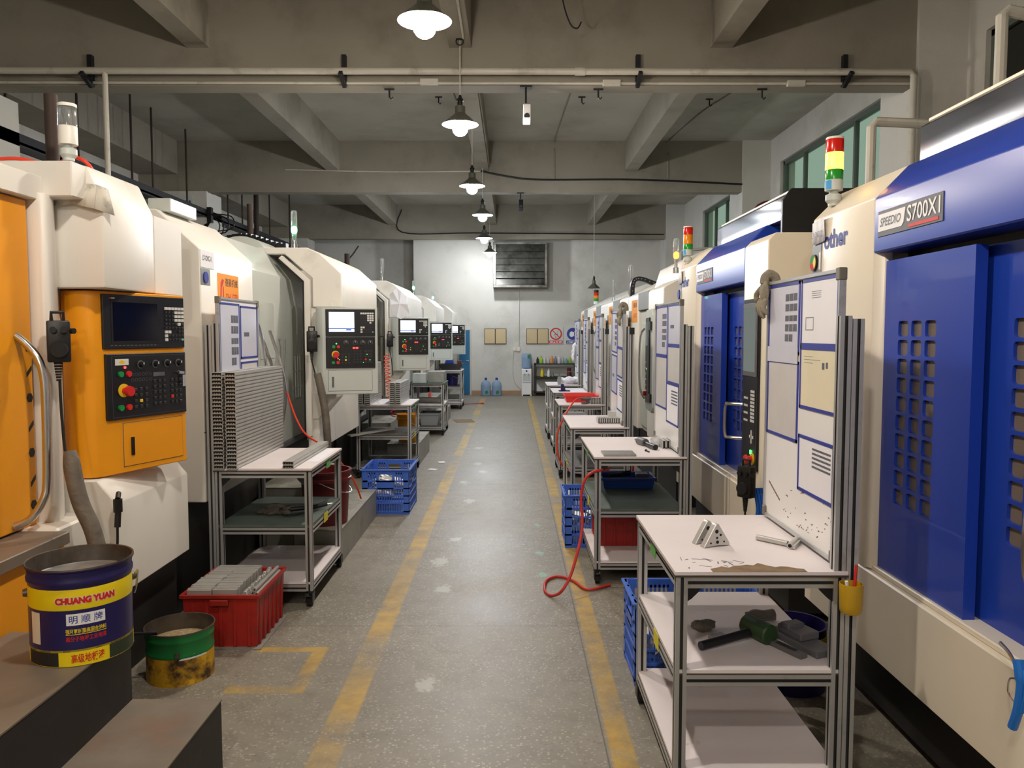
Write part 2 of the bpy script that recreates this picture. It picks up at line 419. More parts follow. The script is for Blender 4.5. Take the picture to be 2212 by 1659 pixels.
# right wall with three clerestory openings
WIN = [(2.6, 7.75), (8.95, 13.55), (15.3, 19.0)]; WZ0, WZ1 = 3.35, 4.6
mb = MB().box(4.55, 4.8, -4.6, 22.8, 0, WZ0).box(4.55, 4.8, -4.6, 22.8, WZ1, ZS)
ys = [-4.6]+[q for w in WIN for q in w]+[22.8]
for i in range(0, len(ys), 2): mb.box(4.55, 4.8, ys[i], ys[i+1], WZ0, WZ1)
struct(mb, 'wall_right', M_wall)
n = 0
for yb, th in ((8.1, .25), (14.1, .25), (21.0, .25), (2.1, .25)):
    n += 1; struct(MB().box(-6.6, 4.55, yb, yb+th, BB, ZS), 'trim_%d' % n, M_beam, 'concrete cross beam under the ceiling')
for xb in (-3.15, -.52, 2.1):
    for y0, y1 in ((-4.6, 2.1), (2.35, 8.1), (8.35, 14.1), (14.35, 21.0)):
        n += 1; struct(MB().box(xb-.11, xb+.11, y0, y1, 4.56, ZS), 'trim_%d' % n, M_beam, 'lengthwise concrete ceiling beam')
for y0, y1 in ((-4.6, 2.1), (2.35, 8.1), (8.35, 14.1), (14.35, 21.0)):
    n += 1; struct(MB().box(-6.6, -5.9, y0, y1, 4.5, ZS), 'trim_%d' % n, M_beam, 'deep edge beam along the left wall')
for yb in (2.05, 8.05, 14.05, 20.95):
    n += 1; struct(MB().box(-6.6 if yb > 20 else -6.2, -5.38, yb, yb+.7, 0, BB+.01), 'trim_%d' % n, M_wall, 'left concrete pillar')
    n += 1; struct(MB().box(4.06, 4.6, yb, yb+.8, 0, ZS), 'trim_%d' % n, M_wall, 'right concrete pillar beside the windows')
struct(MB().box(-2.7, .25, 21.72, 21.75, 0, .12).box(.55, 4.5, 21.72, 21.75, 0, .12), 'baseboard_back', M_wood, 'brown tiled skirting of the end wall')
# windows
M_wframe = mat('green_grey_window_frame', (92, 100, 92), .5, var=.08)
def winglass():
    m = bpy.data.materials.new('green_window_glass'); m.use_nodes = True; nt = m.node_tree; N = nt.nodes; L = nt.links; N.clear()
    o = N.new('ShaderNodeOutputMaterial'); mx = N.new('ShaderNodeMixShader'); t = N.new('ShaderNodeBsdfTransparent'); g = N.new('ShaderNodeBsdfGlossy')
    t.inputs['Color'].default_value = (.80, .89, .82, 1); g.inputs['Roughness'].default_value = .05; mx.inputs[0].default_value = .08
    L.new(t.outputs[0], mx.inputs[1]); L.new(g.outputs[0], mx.inputs[2]); L.new(mx.outputs[0], o.inputs[0]); return m
M_glass = winglass(); M_glassd = mat('dark_window_glass', (14, 18, 16), .08, var=.02)
for i, (y0, y1) in enumerate(WIN):
    mb = MB()
    for a, b in ((y0, y0+.06), (y1-.06, y1)): mb.box(4.6, 4.68, a, b, WZ0, WZ1)
    mb.box(4.6, 4.68, y0, y1, WZ0, WZ0+.06).box(4.6, 4.68, y0, y1, WZ1-.06, WZ1)
    k = max(3, round((y1-y0)/.95)); st = (y1-y0)/k
    for q in range(1, k): mb.box(4.61, 4.67, y0+q*st-.025, y0+q*st+.025, WZ0, WZ1)
    w = struct(mb, 'window_%d' % (i+1), M_wframe, 'row of green tinted clerestory panes high on the right wall')
    for q in range(k):
        MB().box(4.635, 4.641, y0+q*st, y0+(q+1)*st, WZ0+.05, WZ1-.05).build('pane', M_glassd if i == 0 else M_glass, w)
# trees outside the windows
M_leaf = mat('dark_foliage', (44, 62, 44), .8, var=.4, vs=6)
for i, (y, x, z) in enumerate(((10.6, 6.9, 3.6), (13.4, 7.4, 3.9), (17.6, 7.6, 3.4))):
    mb = MB()
    for q in range(420):
        r = 1.1*random.random()**.5; a = random.random()*2*PI; b = random.uniform(-1, 1)
        c = Vector((x+r*math.cos(a)*.8, y+r*math.sin(a)*1.2, z+b*.9)); u = Vector((random.gauss(0, 1), random.gauss(0, 1), random.gauss(0, 1))).normalized(); v = u.orthogonal().normalized()
        mb.quad(c-u*.13, c-v*.06, c+u*.13, c+v*.06)
    t = thing('tree', ['dark leafy tree outside the clerestory window near the lit signal tower', 'bushy tree outside the far end of the middle clerestory window', 'small tree outside the farthest clerestory window'][i], 'tree', (x, y, 0), group='trees outside the windows')
    mb.build('foliage', M_leaf, t, smooth=False)
    MB().tube([(x, y, 0), (x+.1, y, 1.6), (x, y+.1, z)], [.14, .11, .05]).build('trunk', M_rust, t)
# blue door, end wall
d = struct(MB().box(-1.46, -1.12, 21.66, 21.76, 0, 1.82), 'door_1', [M_wall], 'blue metal door at the left of the end wall')
d.data.materials[0] = M_pipe
MB().box(-1.445, -1.16, 21.62, 21.67, .02, 1.79).build('door_leaf', M_doorblue, d, bevel=.004)
MB().cyl((-1.2, 21.62, .95), (-1.2, 21.57, .95), .02).box(-1.26, -1.19, 21.565, 21.58, .94, .96).build('door_handle', M_chrome, d)
# ------------------------------------------------------------------ machines, shared pieces
UY = Vector((0, 1, 0)); UZ = Vector((0, 0, 1)); UX = Vector((1, 0, 0))

def control_box(parent, F, W, H, paint, poly, up, lo, dr, lit, keys):
    """operator box: F maps local (x right, y back, z up) to world; up/lo/dr are (s0, s1, z0, z1) of the two black panels and the lower flap"""
    box = MB(F).prism('z', poly, 0, H).build('control_box', paint, parent, bevel=.004)
    P = lambda r, a, b: (W*(r[0]+(r[1]-r[0])*a), H*(r[3]-(r[3]-r[2])*b))
    def slab(name, r, m, t=.012, bev=.003):
        x0, z1 = P(r, 0, 0); x1, z0 = P(r, 1, 1)
        return MB(F).box(x0, x1, -t, .004, z0, z1).build(name, m, box, bevel=bev)
    slab('screen_unit', up, M_panel); slab('operator_panel', lo, M_panel, .014)
    x0, z1 = P(dr, 0, 0); x1, z0 = P(dr, 1, 1)
    MB(F).box(x0-.003, x1+.003, -.0015, .003, z0-.003, z1+.003).build('flap_gap', M_gmid, box)
    fl = slab('access_flap', dr, paint, .004, .001)
    x, z = P(dr, .13 if keys else .1, .55)
    MB(F).box(x-.009, x+.009, -.01, -.004, z-.045, z+.045).build('flap_latch', M_black if keys else M_gmid, box)
    # screen
    a0, a1, b0, b1 = (.11, .64, .14, .85) if keys else (.066, .575, .105, .825)
    x0, z1 = P(up, a0, b0); x1, z0 = P(up, a1, b1)
    mb = MB(F).box(x0, x1, -.0145, -.0115, z0, z1)
    if lit:
        mb.m = 1; mb.box(x0, x1, -.0148, -.0145, z0+(z1-z0)*.12, z0+(z1-z0)*.19).box(x0+(x1-x0)*.68, x0+(x1-x0)*.88, -.0149, -.0145, z0+(z1-z0)*.06, z0+(z1-z0)*.19)
    mb.build('screen', [M_screen if lit else M_screenoff, M_screenb], box)
    if keys:
        MB(F).box(x0-.012, x1+.012, -.0135, -.012, z0-.012, z1+.012).build('screen_bezel', M_black, box)
        x, z = P(up, .07, .06); MB(F).box(x, x+.012, -.0128, -.012, z-.006, z).build('maker_mark', M_redtext, box); MB(F).box(x+.013, x+.034, -.0128, -.012, z-.005, z+.0005).build('maker_mark', M_whitetext, box)
        mbx = MB(F)
        for q in range(12):
            x, z = P(up, .075+q*.047, .935); mbx.box(x, x+.014, -.0128, -.012, z-.002, z+.002)
        mbx.build('soft_key_row', M_gmid, box)
    # key pad
    def key(mbs, r, a, b, w, h, m, name='key'):
        x, z = P(r, a, b)
        k = MB(F).box(x-w/2, x+w/2, -.0195, -.011, z-h/2, z+h/2)
        if keys: k.build(name, m, box, bevel=.0012, smooth=False)
        else:
            b_ = mbs.setdefault((id(r), a > .56 if r is lo else 0, a > .78 if r is lo else 0), [MB(F), [M_panel], []])
            if m not in b_[1]: b_[1].append(m)
            b_[0].m = b_[1].index(m); b_[0].box(x-w/2, x+w/2, -.0175, -.011, z-h/2, z+h/2); b_[2].append((x, z))
    g = {}
    for r in range(9):
        for c in range(6):
            pale = r == 0 or (r in (1, 2, 3) and c >= 3) or (r == 4 and c == 4) or (r == 6 and c < 2) or (r in (7, 8) and c == 0)
            if r == 6 and c in (2, 3): continue
            m = M_btnc if (r == 8 and c == 5) else M_btnw if pale else M_btnk
            key(g, up, .75+c*.043 if keys else .72+c*.046, .225+r*.0765 if keys else .15+r*.086, .0165 if pale else .012, .0145 if pale else .01, m)
    pad2 = [(.33+.067*c, .56+.09*r, M_btny if (r == 2 and c == 1) else M_btnk) for r in range(4) for c in range(3)]
    pad2 += [(.575+.062*c, .45+.09*r, M_btnk) for r in range(5) for c in range(3)]
    pad2 += [(.802+.057*c, .45+.09*r, M_btnr if (r == 3 and c == 0) else M_btnk) for r in range(5) for c in range(3)]
    for a, b, m in pad2: key(g, lo, a, b, .016, .0155, m)
    for mb, ms, pts in g.values():
        mb.m = 0; xs = [p[0] for p in pts]; zs = [p[1] for p in pts]; mb.box(min(xs)-.012, max(xs)+.012, -.0155, -.0105, min(zs)-.012, max(zs)+.012)
        mb.build('keypad', ms, box, smooth=False)
    # knobs, buttons, emergency stop
    def disc(name, a, b, r, t, m, r2=None, d0=-.013):
        x, z = P(lo, a, b); return MB(F).cyl((x, d0, z), (x, d0-t, z), r, r2 or r, 20).build(name, m, box)
    for a in (.405, .592, .748, .9):
        disc('dial_ring', a, .175, .021, .002, M_gmid); disc('rotary_knob', a, .175, .0155, .022, M_black, .013)
        x, z = P(lo, a, .175); MB(F).box(x-.002, x+.002, -.0365, -.034, z, z+.012).build('knob_pointer', M_whitetext, box)
    disc('push_button', .155, .31, .014, .012, M_btng); disc('push_button', .25, .31, .014, .012, M_btnr)
    disc('push_button', .145, .82, .0145, .014, M_ledg if False else M_btng); disc('push_button', .24, .82, .0145, .014, M_btnr)
    disc('emergency_stop_collar', .19, .56, .033, .005, M_btny)
    disc('emergency_stop', .195, .565, .017, .03, M_btnr, .017, -.017); disc('emergency_stop_cap', .2, .57, .027, .018, M_btnr, .024, -.04)
    disc('indicator_light', .21, .21, .006, .006, M_ledr if keys else M_ledg)
    x, z = P(lo, .56, .31); mb = MB(F).box(x, x+.075, -.016, -.012, z-.02, z); mb.build('counter_display', M_gmid if keys else M_black, box)
    if not keys:
        mb = MB(F)
        for q in range(2): mb.box(x-.008+q*.027, x+.012+q*.027, -.0175, -.016, z-.018, z-.003)
        mb.build('lit_counter_digits', M_ledr, box)
        for a, b in ((.40, .64), (.27, .73), (.83, .56), (.89, .74), (.755, .82)): disc('indicator_light', a, b, .0032, .005, M_ledg)
        disc('indicator_light', .24, .69, .006, .005, M_ledr)
    else:
        x, z = P(lo, .1, .08); MB(F).box(x, x+.08, -.0155, -.013, z-.03, z).build('rating_label', M_btnw, box)
        MB(F).prism('y', [(x+.04-.02, z-.015), (x+.04, z-.004), (x+.06, z-.015), (x+.04, z-.026)], -.0165, -.0155).build('rating_emblem', M_btny, box)
        x, z = P(lo, .885, .33)
        MB(F).cyl((x, -.013, z), (x, -.022, z), .009).obox((x+.012, -.03, z-.002), (1, 0, -.1), (0, 1, 0), (.1, 0, 1), .018, .0015, .007).obox((x+.028, -.03, z-.045), (1, 0, .05), (0, 1, 0), (0, 0, 1), .011, .001, .03).build('key_switch', M_chrome, box)
        mb = MB(F)
        x0, z1 = P(lo, .06, .035); x1, z0 = P(lo, .985, .965)
        for q in ((x0, x1, z1-.001, z1), (x0, x1, z0, z0+.001), (x0, x0+.001, z0, z1), (x1-.001, x1, z0, z1)): mb.box(q[0], q[1], -.0147, -.0139, q[2], q[3])
        mb.build('panel_outline', M_gmid, box)
        mb = MB(F)
        for r_ in range(2):
            for c in range(6):
                x, z = P(lo, .30+c*.044, .325+r_*.085); mb.lathe([(.0068, 0), (.0082, 0), (.0082, .001), (.0068, .001)], (x, -.0145, z), 12, Matrix.Rotation(PI/2, 3, 'X'))
        mb.build('lamp_legend_rings', M_gmid, box)
    return box

def stack_beacon(parent, c, z0, z1, r, segs):
    """multi-colour signal tower; segs: list of (fraction, material, name)"""
    x, y = c; h = z1-z0; z = z0
    t = MB().lathe([(.001, z0-.07), (r*.6, z0-.07), (r*.6, z0-.06), (r*.9, z0-.045), (r*.9, z0-.02), (r*.5, z0-.012), (r*.5, z0), (.001, z0)], (x, y, 0), 18).build('signal_tower', M_lgrey, parent)
    for f, m, nm in segs:
        MB().lathe([(.001, z), (r, z), (r, z+h*f-.002), (r*.97, z+h*f), (.001, z+h*f)], (x, y, 0), 22).build(nm, m, t)
        z += h*f
    return t

def tube_beacon(parent, c, z0, z1, m, r=.028):
    x, y = c; h = z1-z0
    t = MB().lathe([(.001, z0), (r, z0), (r, z0+h*.16), (r*.55, z0+h*.17), (r*.55, z0+h*.25), (.001, z0+h*.25)], (x, y, 0), 18).build('signal_lamp', M_chrome, parent)
    MB().lathe([(.001, z0+h*.25), (r*.55, z0+h*.25), (r, z0+h*.5), (r, z0+h*.97), (r*.8, z0+h), (.001, z0+h)], (x, y, 0), 18).build('clear_tube', M_clear, t)
    if m: MB().ball((x, y, z0+h*.52), r*.78, 12, (1, 1, 1.6)).build('lit_core', m, t)
    else: MB().cyl((x, y, z0+h*.3), (x, y, z0+h*.94), r*.4, r*.4, 10).build('unlit_core', M_chrome, t)
    return t

# ------------------------------------------------------------------ nearest left machine, orange and ivory
m1 = thing('machining_center', 'nearest left machine, ivory with orange door and orange control box', 'machine', (-2.3, 3.5, 0))
MB().prism('y', [(-1.86, .455), (-1.86, .90), (-1.95, 1.008), (-2.9, 1.008), (-2.9, .455)], 3.66, 4.47).build('lower_body', M_ivory, m1, bevel=.006)
MB().box(-2.9, -2.13, 3.62, 4.47, .98, 1.91).box(-2.13, -1.92, 4.36, 4.47, .98, 1.91).build('rear_body', M_ivory, m1, bevel=.006)
MB().prism('y', [(-1.86, 1.907), (-1.86, 2.31), (-1.93, 2.46), (-2.9, 2.46), (-2.9, 1.907)], 3.62, 4.13).build('hood', M_ivory, m1, bevel=.012, seg=2)
MB().prism('y', [(-1.93, 2.30), (-1.93, 2.455), (-2.9, 2.455), (-2.9, 2.30)], 3.5, 3.62).build('hood_front', M_ivory, m1, bevel=.005)
MB().box(-2.9, -1.86, 4.13, 4.47, 1.907, 2.31).build('hood_wing', M_ivory, m1, bevel=.004)
MB().prism('z', [(-2.1, 3.46), (-2.05, 3.455), (-2.03, 3.475), (-2.035, 3.53), (-2.10, 3.66), (-2.3, 3.66), (-2.3, 3.46)], .85, 2.31).build('door_post', M_ivory, m1, bevel=.006)
MB().box(-2.9, -2.06, 2.2, 3.5, 2.28, 2.385).build('door_lintel', M_ivory, m1, bevel=.004)
d = MB().box(-2.2, -2.1, 2.2, 3.445, .86, 2.275).build('sliding_door', M_orange, m1, bevel=.006)
mb = MB()
for z in (.95, 1.18, 1.42, 1.64): mb.cyl((-2.12, 3.415, z), (-2.098, 3.415, z), .022, n=6)
for z in (1.06, 1.30, 1.54):
    mb.prism('x', [(3.40, z-.03), (3.435, z), (3.435, z+.02), (3.40, z-.01)], -2.101, -2.0985)
mb.build('door_vent_holes', M_dark, d)
MB().tube(spath([(-2.1, 3.335, 1.69), (-2.06, 3.34, 1.655), (-2.01, 3.34, 1.59), (-1.99, 3.34, 1.5), (-1.985, 3.335, 1.35), (-1.985, 3.325, 1.08), (-1.995, 3.31, .99), (-2.04, 3.29, .915), (-2.1, 3.275, .885)], 6), .0165, 12).build('door_handle', M_chrome, d)
MB().box(-2.22, -1.9, 2.2, 3.335, .80, .852).build('door_sill', M_step, m1, bevel=.004)
MB().box(-2.9, -1.925, 2.2, 3.335, .46, .80).build('front_apron', M_orange, m1, bevel=.004)
MB().box(-2.9, -1.955, 3.335, 3.66, .46, .86).build('corner_body', M_ivory, m1, bevel=.01)
MB().box(-2.9, -1.93, 2.2, 4.45, .0, .46).build('base', M_dark, m1, bevel=.004)
F1 = Matrix.Translation((-1.95, 3.72, 1.015)) @ Matrix.Rotation(math.atan2(.51, .19), 4, 'Z')
W1 = .544
p1 = [(.02, 0), (W1, 0), (W1, .13), (.0, .2), (-.065, .16), (-.062, .07), (-.045, .03), (-.022, .007)]
control_box(m1, F1, W1, .885, M_orange, p1, (.03, .985, .688, .985), (.045, .985, .3, .662), (.23, .94, .035, .275), False, True)
mb = MB(); mb.m = 0
pts = [(-2.085, 3.614, 2.385), (-1.98, 3.612, 2.38), (-1.88, 3.612, 2.372), (-1.852, 3.66, 2.36)]
pb = [(-2.08, 3.602, 2.272), (-1.98, 3.588, 2.282), (-1.875, 3.578, 2.258), (-1.822, 3.65, 2.238)]
for i in range(3): mb.quad(pts[i], pts[i+1], pb[i+1], pb[i])
o = mb.build('taped_note', M_note, m1); so = o.modifiers.new('t', 'SOLIDIFY'); so.thickness = .0015
stack_beacon(m1, (-1.995, 3.6), 2.545, 2.725, .04, ((.45, M_ivory, 'beacon_body'), (.47, M_clear, 'clear_lens'), (.08, M_ivory, 'beacon_cap')))

def handwheel(name_label, x, y, z, cable, rot=0, group=None):
    F = Matrix.Translation((x, y, z)) @ Matrix.Rotation(rot, 4, 'Z')
    t = thing('handwheel_pendant', name_label, 'pendant', (x, y, z-.1), rot, group)
    MB(F).box(-.045, .045, -.028, .028, -.09, .09).build('case', M_black, t, bevel=.008, seg=2)
    MB(F).tube([(-.025, 0, .088), (-.025, 0, .125), (.02, 0, .125), (.02, 0, .088)], .008, 8).build('hanger_loop', M_black, t)
    MB(F).cyl((0, -.028, -.035), (0, -.05, -.035), .036, .033, 22).build('dial', M_rubber, t)
    MB(F).cyl((-.02, -.028, .05), (-.02, -.045, .05), .014).build('axis_knob', M_black, t)
    MB(F).cyl((.02, -.028, .05), (.02, -.045, .05), .014).build('range_knob', M_black, t)
    MB(F).cyl((.04, -.01, .045), (.06, -.03, .045), .012).build('stop_button', M_black, t)
    mb = MB(F)
    for i in range(7): mb.cyl((-.005, 0, -.09-.012*i), (-.005, 0, -.099-.012*i), .017-.0012*i, n=12)
    mb.build('cable_gland', M_rubber, t)
    MB().tube(spath(cable, 6), .006, 8).build('cable', M_rubber, t)
    return t
handwheel('black handwheel pendant hanging beside the orange control box', -1.955, 3.40, 1.665, [(-1.957, 3.40, 1.50), (-1.95, 3.39, 1.38), (-1.93, 3.37, 1.22), (-1.9, 3.34, 1.12)], .5)
o = MB().tube(spath([(-1.888, 3.335, 1.20), (-1.87, 3.33, 1.08), (-1.845, 3.33, .97), (-1.80, 3.33, .86), (-1.775, 3.33, .74), (-1.775, 3.34, .62), (-1.80, 3.4, .50), (-1.86, 3.45, .42)], 7), [.022, .026, .03, .033]+[.035]*46, 12).build('cable_conduit', M_conduit)
tag(o, 'thick grey conduit sleeve hanging below the orange control box', 'conduit')
o = MB().cyl((-1.835, 3.62, .93), (-1.835, 3.62, .87), .02).cyl((-1.835, 3.62, .87), (-1.835, 3.61, .80), .014).tube(spath([(-1.835, 3.61, .80), (-1.835, 3.6, .7), (-1.85, 3.58, .6)]), .006).tube([(-1.835, 3.62, .93), (-1.85, 3.66, .95)], .012).build('power_plug', M_black)
tag(o, 'black plug and cable under the orange control box', 'plug')
# cables lying on top of the nearest machine
o = MB().tube(spath([(-2.42, 3.6, 2.47), (-2.25, 3.62, 2.49), (-2.13, 3.66, 2.47)]), .008).tube(spath([(-2.10, 3.7, 2.47), (-2.06, 3.72, 2.52), (-1.99, 3.72, 2.50), (-1.965, 3.74, 2.465)]), .009).build('air_hose', M_hose)
tag(o, 'orange air hose on top of the nearest left machine', 'hose')

# ------------------------------------------------------------------ the row of grey and ivory machines on the left
def dh_left(Y):
    t = thing('machining_center', '', 'machine', (-2.3, Y+2.1, 0), group='grey and ivory machines along the left side')
    MB().prism('y', [(-1.9, .65), (-1.9, 2.215), (-2.16, 2.455), (-2.9, 2.455), (-2.9, .65)], Y+.28, Y+1.25).build('front_panel', M_ivory, t, bevel=.006)
    MB().box(-1.901, -1.898, Y+.28, Y+1.25, 1.085, 1.09).build('panel_seam', M_gmid, t)
    MB().prism('y', [(-2.03, .7), (-2.03, 2.2), (-2.2, 2.44), (-2.9, 2.44), (-2.9, .7)], Y+1.25, Y+3.2).build('enclosure', M_lgrey, t, bevel=.004)
    for a, b, x in ((1.26, 2.27, -2.0), (2.25, 3.19, -2.015)):
        dr = MB().box(x-.03, x, Y+a, Y+b, .74, 2.19).build('sliding_door', M_lgrey, t, bevel=.004)
        w0 = Y+a+.42*(b-a)+.02; w1 = Y+b-.2
        MB().prism('x', [(w0+u, v) for u, v in ((.0, 1.12), (.0, 1.92), (.03, 1.95), (w1-w0-.03, 1.95), (w1-w0, 1.92), (w1-w0, 1.12), (w1-w0-.03, 1.09), (.03, 1.09))], x-.002, x+.004).build('door_window', M_winpane, dr)
        mb = MB()
        for q in range(1, 4): mb.box(x+.003, x+.008, w0+q*(w1-w0)/4-.004, w0+q*(w1-w0)/4+.004, 1.10, 1.5)
        for z in (1.2, 1.35, 1.5): mb.box(x+.003, x+.008, w0, w1, z-.004, z+.004)
        mb.build('window_bars', M_lgrey, dr)
        MB().tube([(x, Y+b-.06, 1.25), (x+.05, Y+b-.06, 1.25), (x+.05, Y+b-.06, 1.65), (x, Y+b-.06, 1.65)], .011).build('door_handle', M_chrome, dr)
    MB().box(-2.04, -1.995, Y+1.25, Y+3.15, .70, .74).build('door_track', M_gmid, t)
    arch = [(-1.52, 1.93), (-1.52, 2.235), (-1.71, 2.41), (-1.82, 2.46), (-2.7, 2.46), (-2.7, 2.40), (-2.02, 2.40), (-1.78, 2.19), (-1.78, 1.93)]
    MB().prism('y', arch, Y+2.5, Y+4.33).build('arch_hood', M_ivory, t, bevel=.008)
    MB().prism('y', [(-1.79, .78), (-1.79, 2.175), (-2.03, 2.385), (-2.06, 2.36), (-1.84, 2.16), (-1.84, .78)], Y+2.44, Y+2.5).build('door_frame', M_ivory, t, bevel=.003)
    MB().prism('y', [(-1.838, .8), (-1.838, 2.155), (-2.055, 2.355), (-2.065, 2.345), (-1.848, 2.15), (-1.848, .8)], Y+2.43, Y+2.46).build('door_gasket', M_rubber, t)
    MB().box(-1.84, -1.74, Y+2.52, Y+3.15, .65, 1.93).box(-2.7, -1.74, Y+3.15, Y+4.33, .65, 1.93).build('lower_body', M_ivory, t, bevel=.005)
    MB().prism('y', [(-1.74, .93), (-1.58, 1.12), (-1.58, 1.165), (-1.80, 1.165), (-1.80, .93)], Y+2.5, Y+2.8).build('box_bracket', M_ivory, t, bevel=.004)
    MB().box(-2.9, -2.02, Y+.05, Y+4.3, 0, .69).build('base', M_dark, t, bevel=.004)
    MB().box(-2.24, -2.1, Y+.35, Y+.75, 2.45, 2.53).build('junction_cover', M_lgrey, t, bevel=.004)
    mb = MB().prism('y', [(-2.55+.24*math.cos(PI*q/12), 2.44+.17*math.sin(PI*q/12)) for q in range(13)], Y+2.9, Y+3.6); mb.build('round_cover', M_lgrey, t)
    mb = MB().box(-1.9, -1.897, Y+.56, Y+.94, 1.84, 2.09)
    s = mb.build('maker_sign', M_signo, t)
    MB().text('德豪机械', (-1.8965, Y+.685, 2.01), UY, UZ, .235, .055, .006).build('sign_lettering', M_blacktext, s, smooth=False, normals=False)
    MB().text('DH-1370', (-1.8965, Y+.70, 1.915), UY, UZ, .215, .05, .02).build('sign_lettering', M_redtext, s, smooth=False, normals=False)
    mb = MB(); mb.m = 0
    mb.prism('x', [(Y+.595, 1.935), (Y+.615, 1.935), (Y+.625, 2.0), (Y+.655, 2.03), (Y+.665, 2.05), (Y+.635, 2.055), (Y+.605, 2.03)], -1.8975, -1.8965)
    mb.prism('x', [(Y+.64, 1.935), (Y+.657, 1.935), (Y+.66, 2.0), (Y+.642, 2.015)], -1.8975, -1.8965)
    mb.build('sign_emblem', M_redtext, s)
    lb = MB().box(-1.9, -1.8975, Y+.285, Y+.50, 2.105, 2.212).build('machine_label', M_paper, t)
    MB().text('LY-CNC-11' if Y < 6 else 'LY-CNC-10', (-1.8972, Y+.315, 2.148), UY, UZ, .15, .034, .03).build('label_lettering', M_blacktext, lb, smooth=False, normals=False)
    st = MB().box(-1.9, -1.8975, Y+.285, Y+.43, 2.0, 2.1).build('dial_sticker', M_grey, t)
    MB().cyl((-1.897, Y+.35, 2.045), (-1.889, Y+.35, 2.045), .035, n=20).build('sticker_dial', M_pblue, st)
    L = .475
    F = Matrix.Translation((-1.65, Y+2.31, 1.165)) @ Matrix.Rotation(math.radians(14.6), 4, 'Z')
    control_box(t, F, L, .76, M_lgrey, [(0, 0), (L, 0), (L, .2), (-.05, .2), (-.05, .05)], (.06, .955, .668, .98), (.06, .952, .304, .66), (.1, .89, .04, .275), True, False)
    return t
LAB = ['left machine with the LY-CNC-11 label and green lit lamp, second from the front',
       'third left machine, a crumpled sheet taped on its arch, lamp unlit',
       'fourth left machine, behind the metal boxes, with green lit lamp',
       'farthest left machine, beside the blue door, with green lit lamp']
mA = dh_left(4.55); mA['label'] = LAB[0]
dhs = [mA]
for i in range(1, 4):
    W = Matrix.Translation((0, 4.4*i, 0)) @ WM[mA.name]
    dhs.append(copy_tree(mA, W, LAB[i]))
for m, (x, y, z0, z1, mm) in zip(dhs, ((-2.0, 7.3, 2.46, 2.82, M_litgrn), (-1.9, 11.6, 2.46, 2.79, None), (-1.99, 16.0, 2.46, 2.76, M_litgrn), (-2.04, 20.4, 2.46, 2.76, M_litgrn))):
    tube_beacon(m, (x, y), z0, z1, mm)
# the label of the copies is unreadable in the photograph: plain sheets there
for m in dhs[1:]:
    for ch in list(m.children):
        if ch.name.startswith('machine_label'):
            for g in list(ch.children): bpy.data.objects.remove(g)
handwheel('black handwheel pendant beside the nearest grey control box', -1.725, 6.80, 1.63, [(-1.73, 6.80, 1.46), (-1.70, 6.78, 1.36), (-1.66, 6.74, 1.22)], .2)
handwheel('small black handwheel pendant beside the second grey control box', -1.735, 11.2, 1.60, [(-1.735, 11.2, 1.43), (-1.71, 11.18, 1.3), (-1.69, 11.15, 1.1)], .2)
o = MB().tube(spath([(-1.66, 6.7, 1.36), (-1.63, 6.7, 1.22), (-1.60, 6.7, 1.05), (-1.585, 6.7, .86), (-1.60, 6.75, .70), (-1.7, 6.85, .6)], 7), .033, 12).build('cable_conduit', M_conduit)
tag(o, 'thick grey conduit sleeve hanging below the nearest grey control box', 'conduit')
mb = MB()
c = [Vector(p) for p in ((-1.745, 11.275, 2.25), (-1.64, 11.27, 2.34), (-1.52, 11.27, 2.24), (-1.46, 11.275, 1.98), (-1.58, 11.25, 1.90), (-1.70, 11.25, 1.96))]
cen = Vector((-1.60, 11.235, 2.12))
for i in range(6):
    a, b = c[i], c[(i+1) % 6]; q = (a+b)/2+Vector((0, random.uniform(-.03, 0), 0))
    mb.add([a, q, cen], [(0, 1, 2)]); mb.add([q, b, cen], [(0, 1, 2)])
o = mb.build('paper_sheet', M_paper, smooth=False); so = o.modifiers.new('t', 'SOLIDIFY'); so.thickness = .0015
tag(o, 'crumpled white sheet taped on the arch of the third left machine', 'paper')
# flexible coolant tubes standing beside the nearest left cart
for pts, lab in (([(-1.90, 6.05, .95), (-1.88, 6.03, 1.3), (-1.90, 6.0, 1.65), (-1.95, 5.97, 1.83), (-1.98, 5.95, 1.92)], 'tallest bent steel tube standing behind the profile stack'),
                 ([(-1.87, 6.1, .95), (-1.84, 6.08, 1.35), (-1.87, 6.02, 1.55), (-1.93, 6.02, 1.72)], 'middle bent steel tube standing behind the profile stack'),
                 ([(-1.80, 6.12, .95), (-1.76, 6.1, 1.25), (-1.79, 6.05, 1.5), (-1.86, 6.05, 1.72)], 'bent steel tube nearest the aisle behind the profile stack')):
    o = MB().tube(spath(pts, 7), .0125, 10).build('bent_tube', M_chrome); tag(o, lab, 'tube', 'bent steel tubes behind the profile stack')
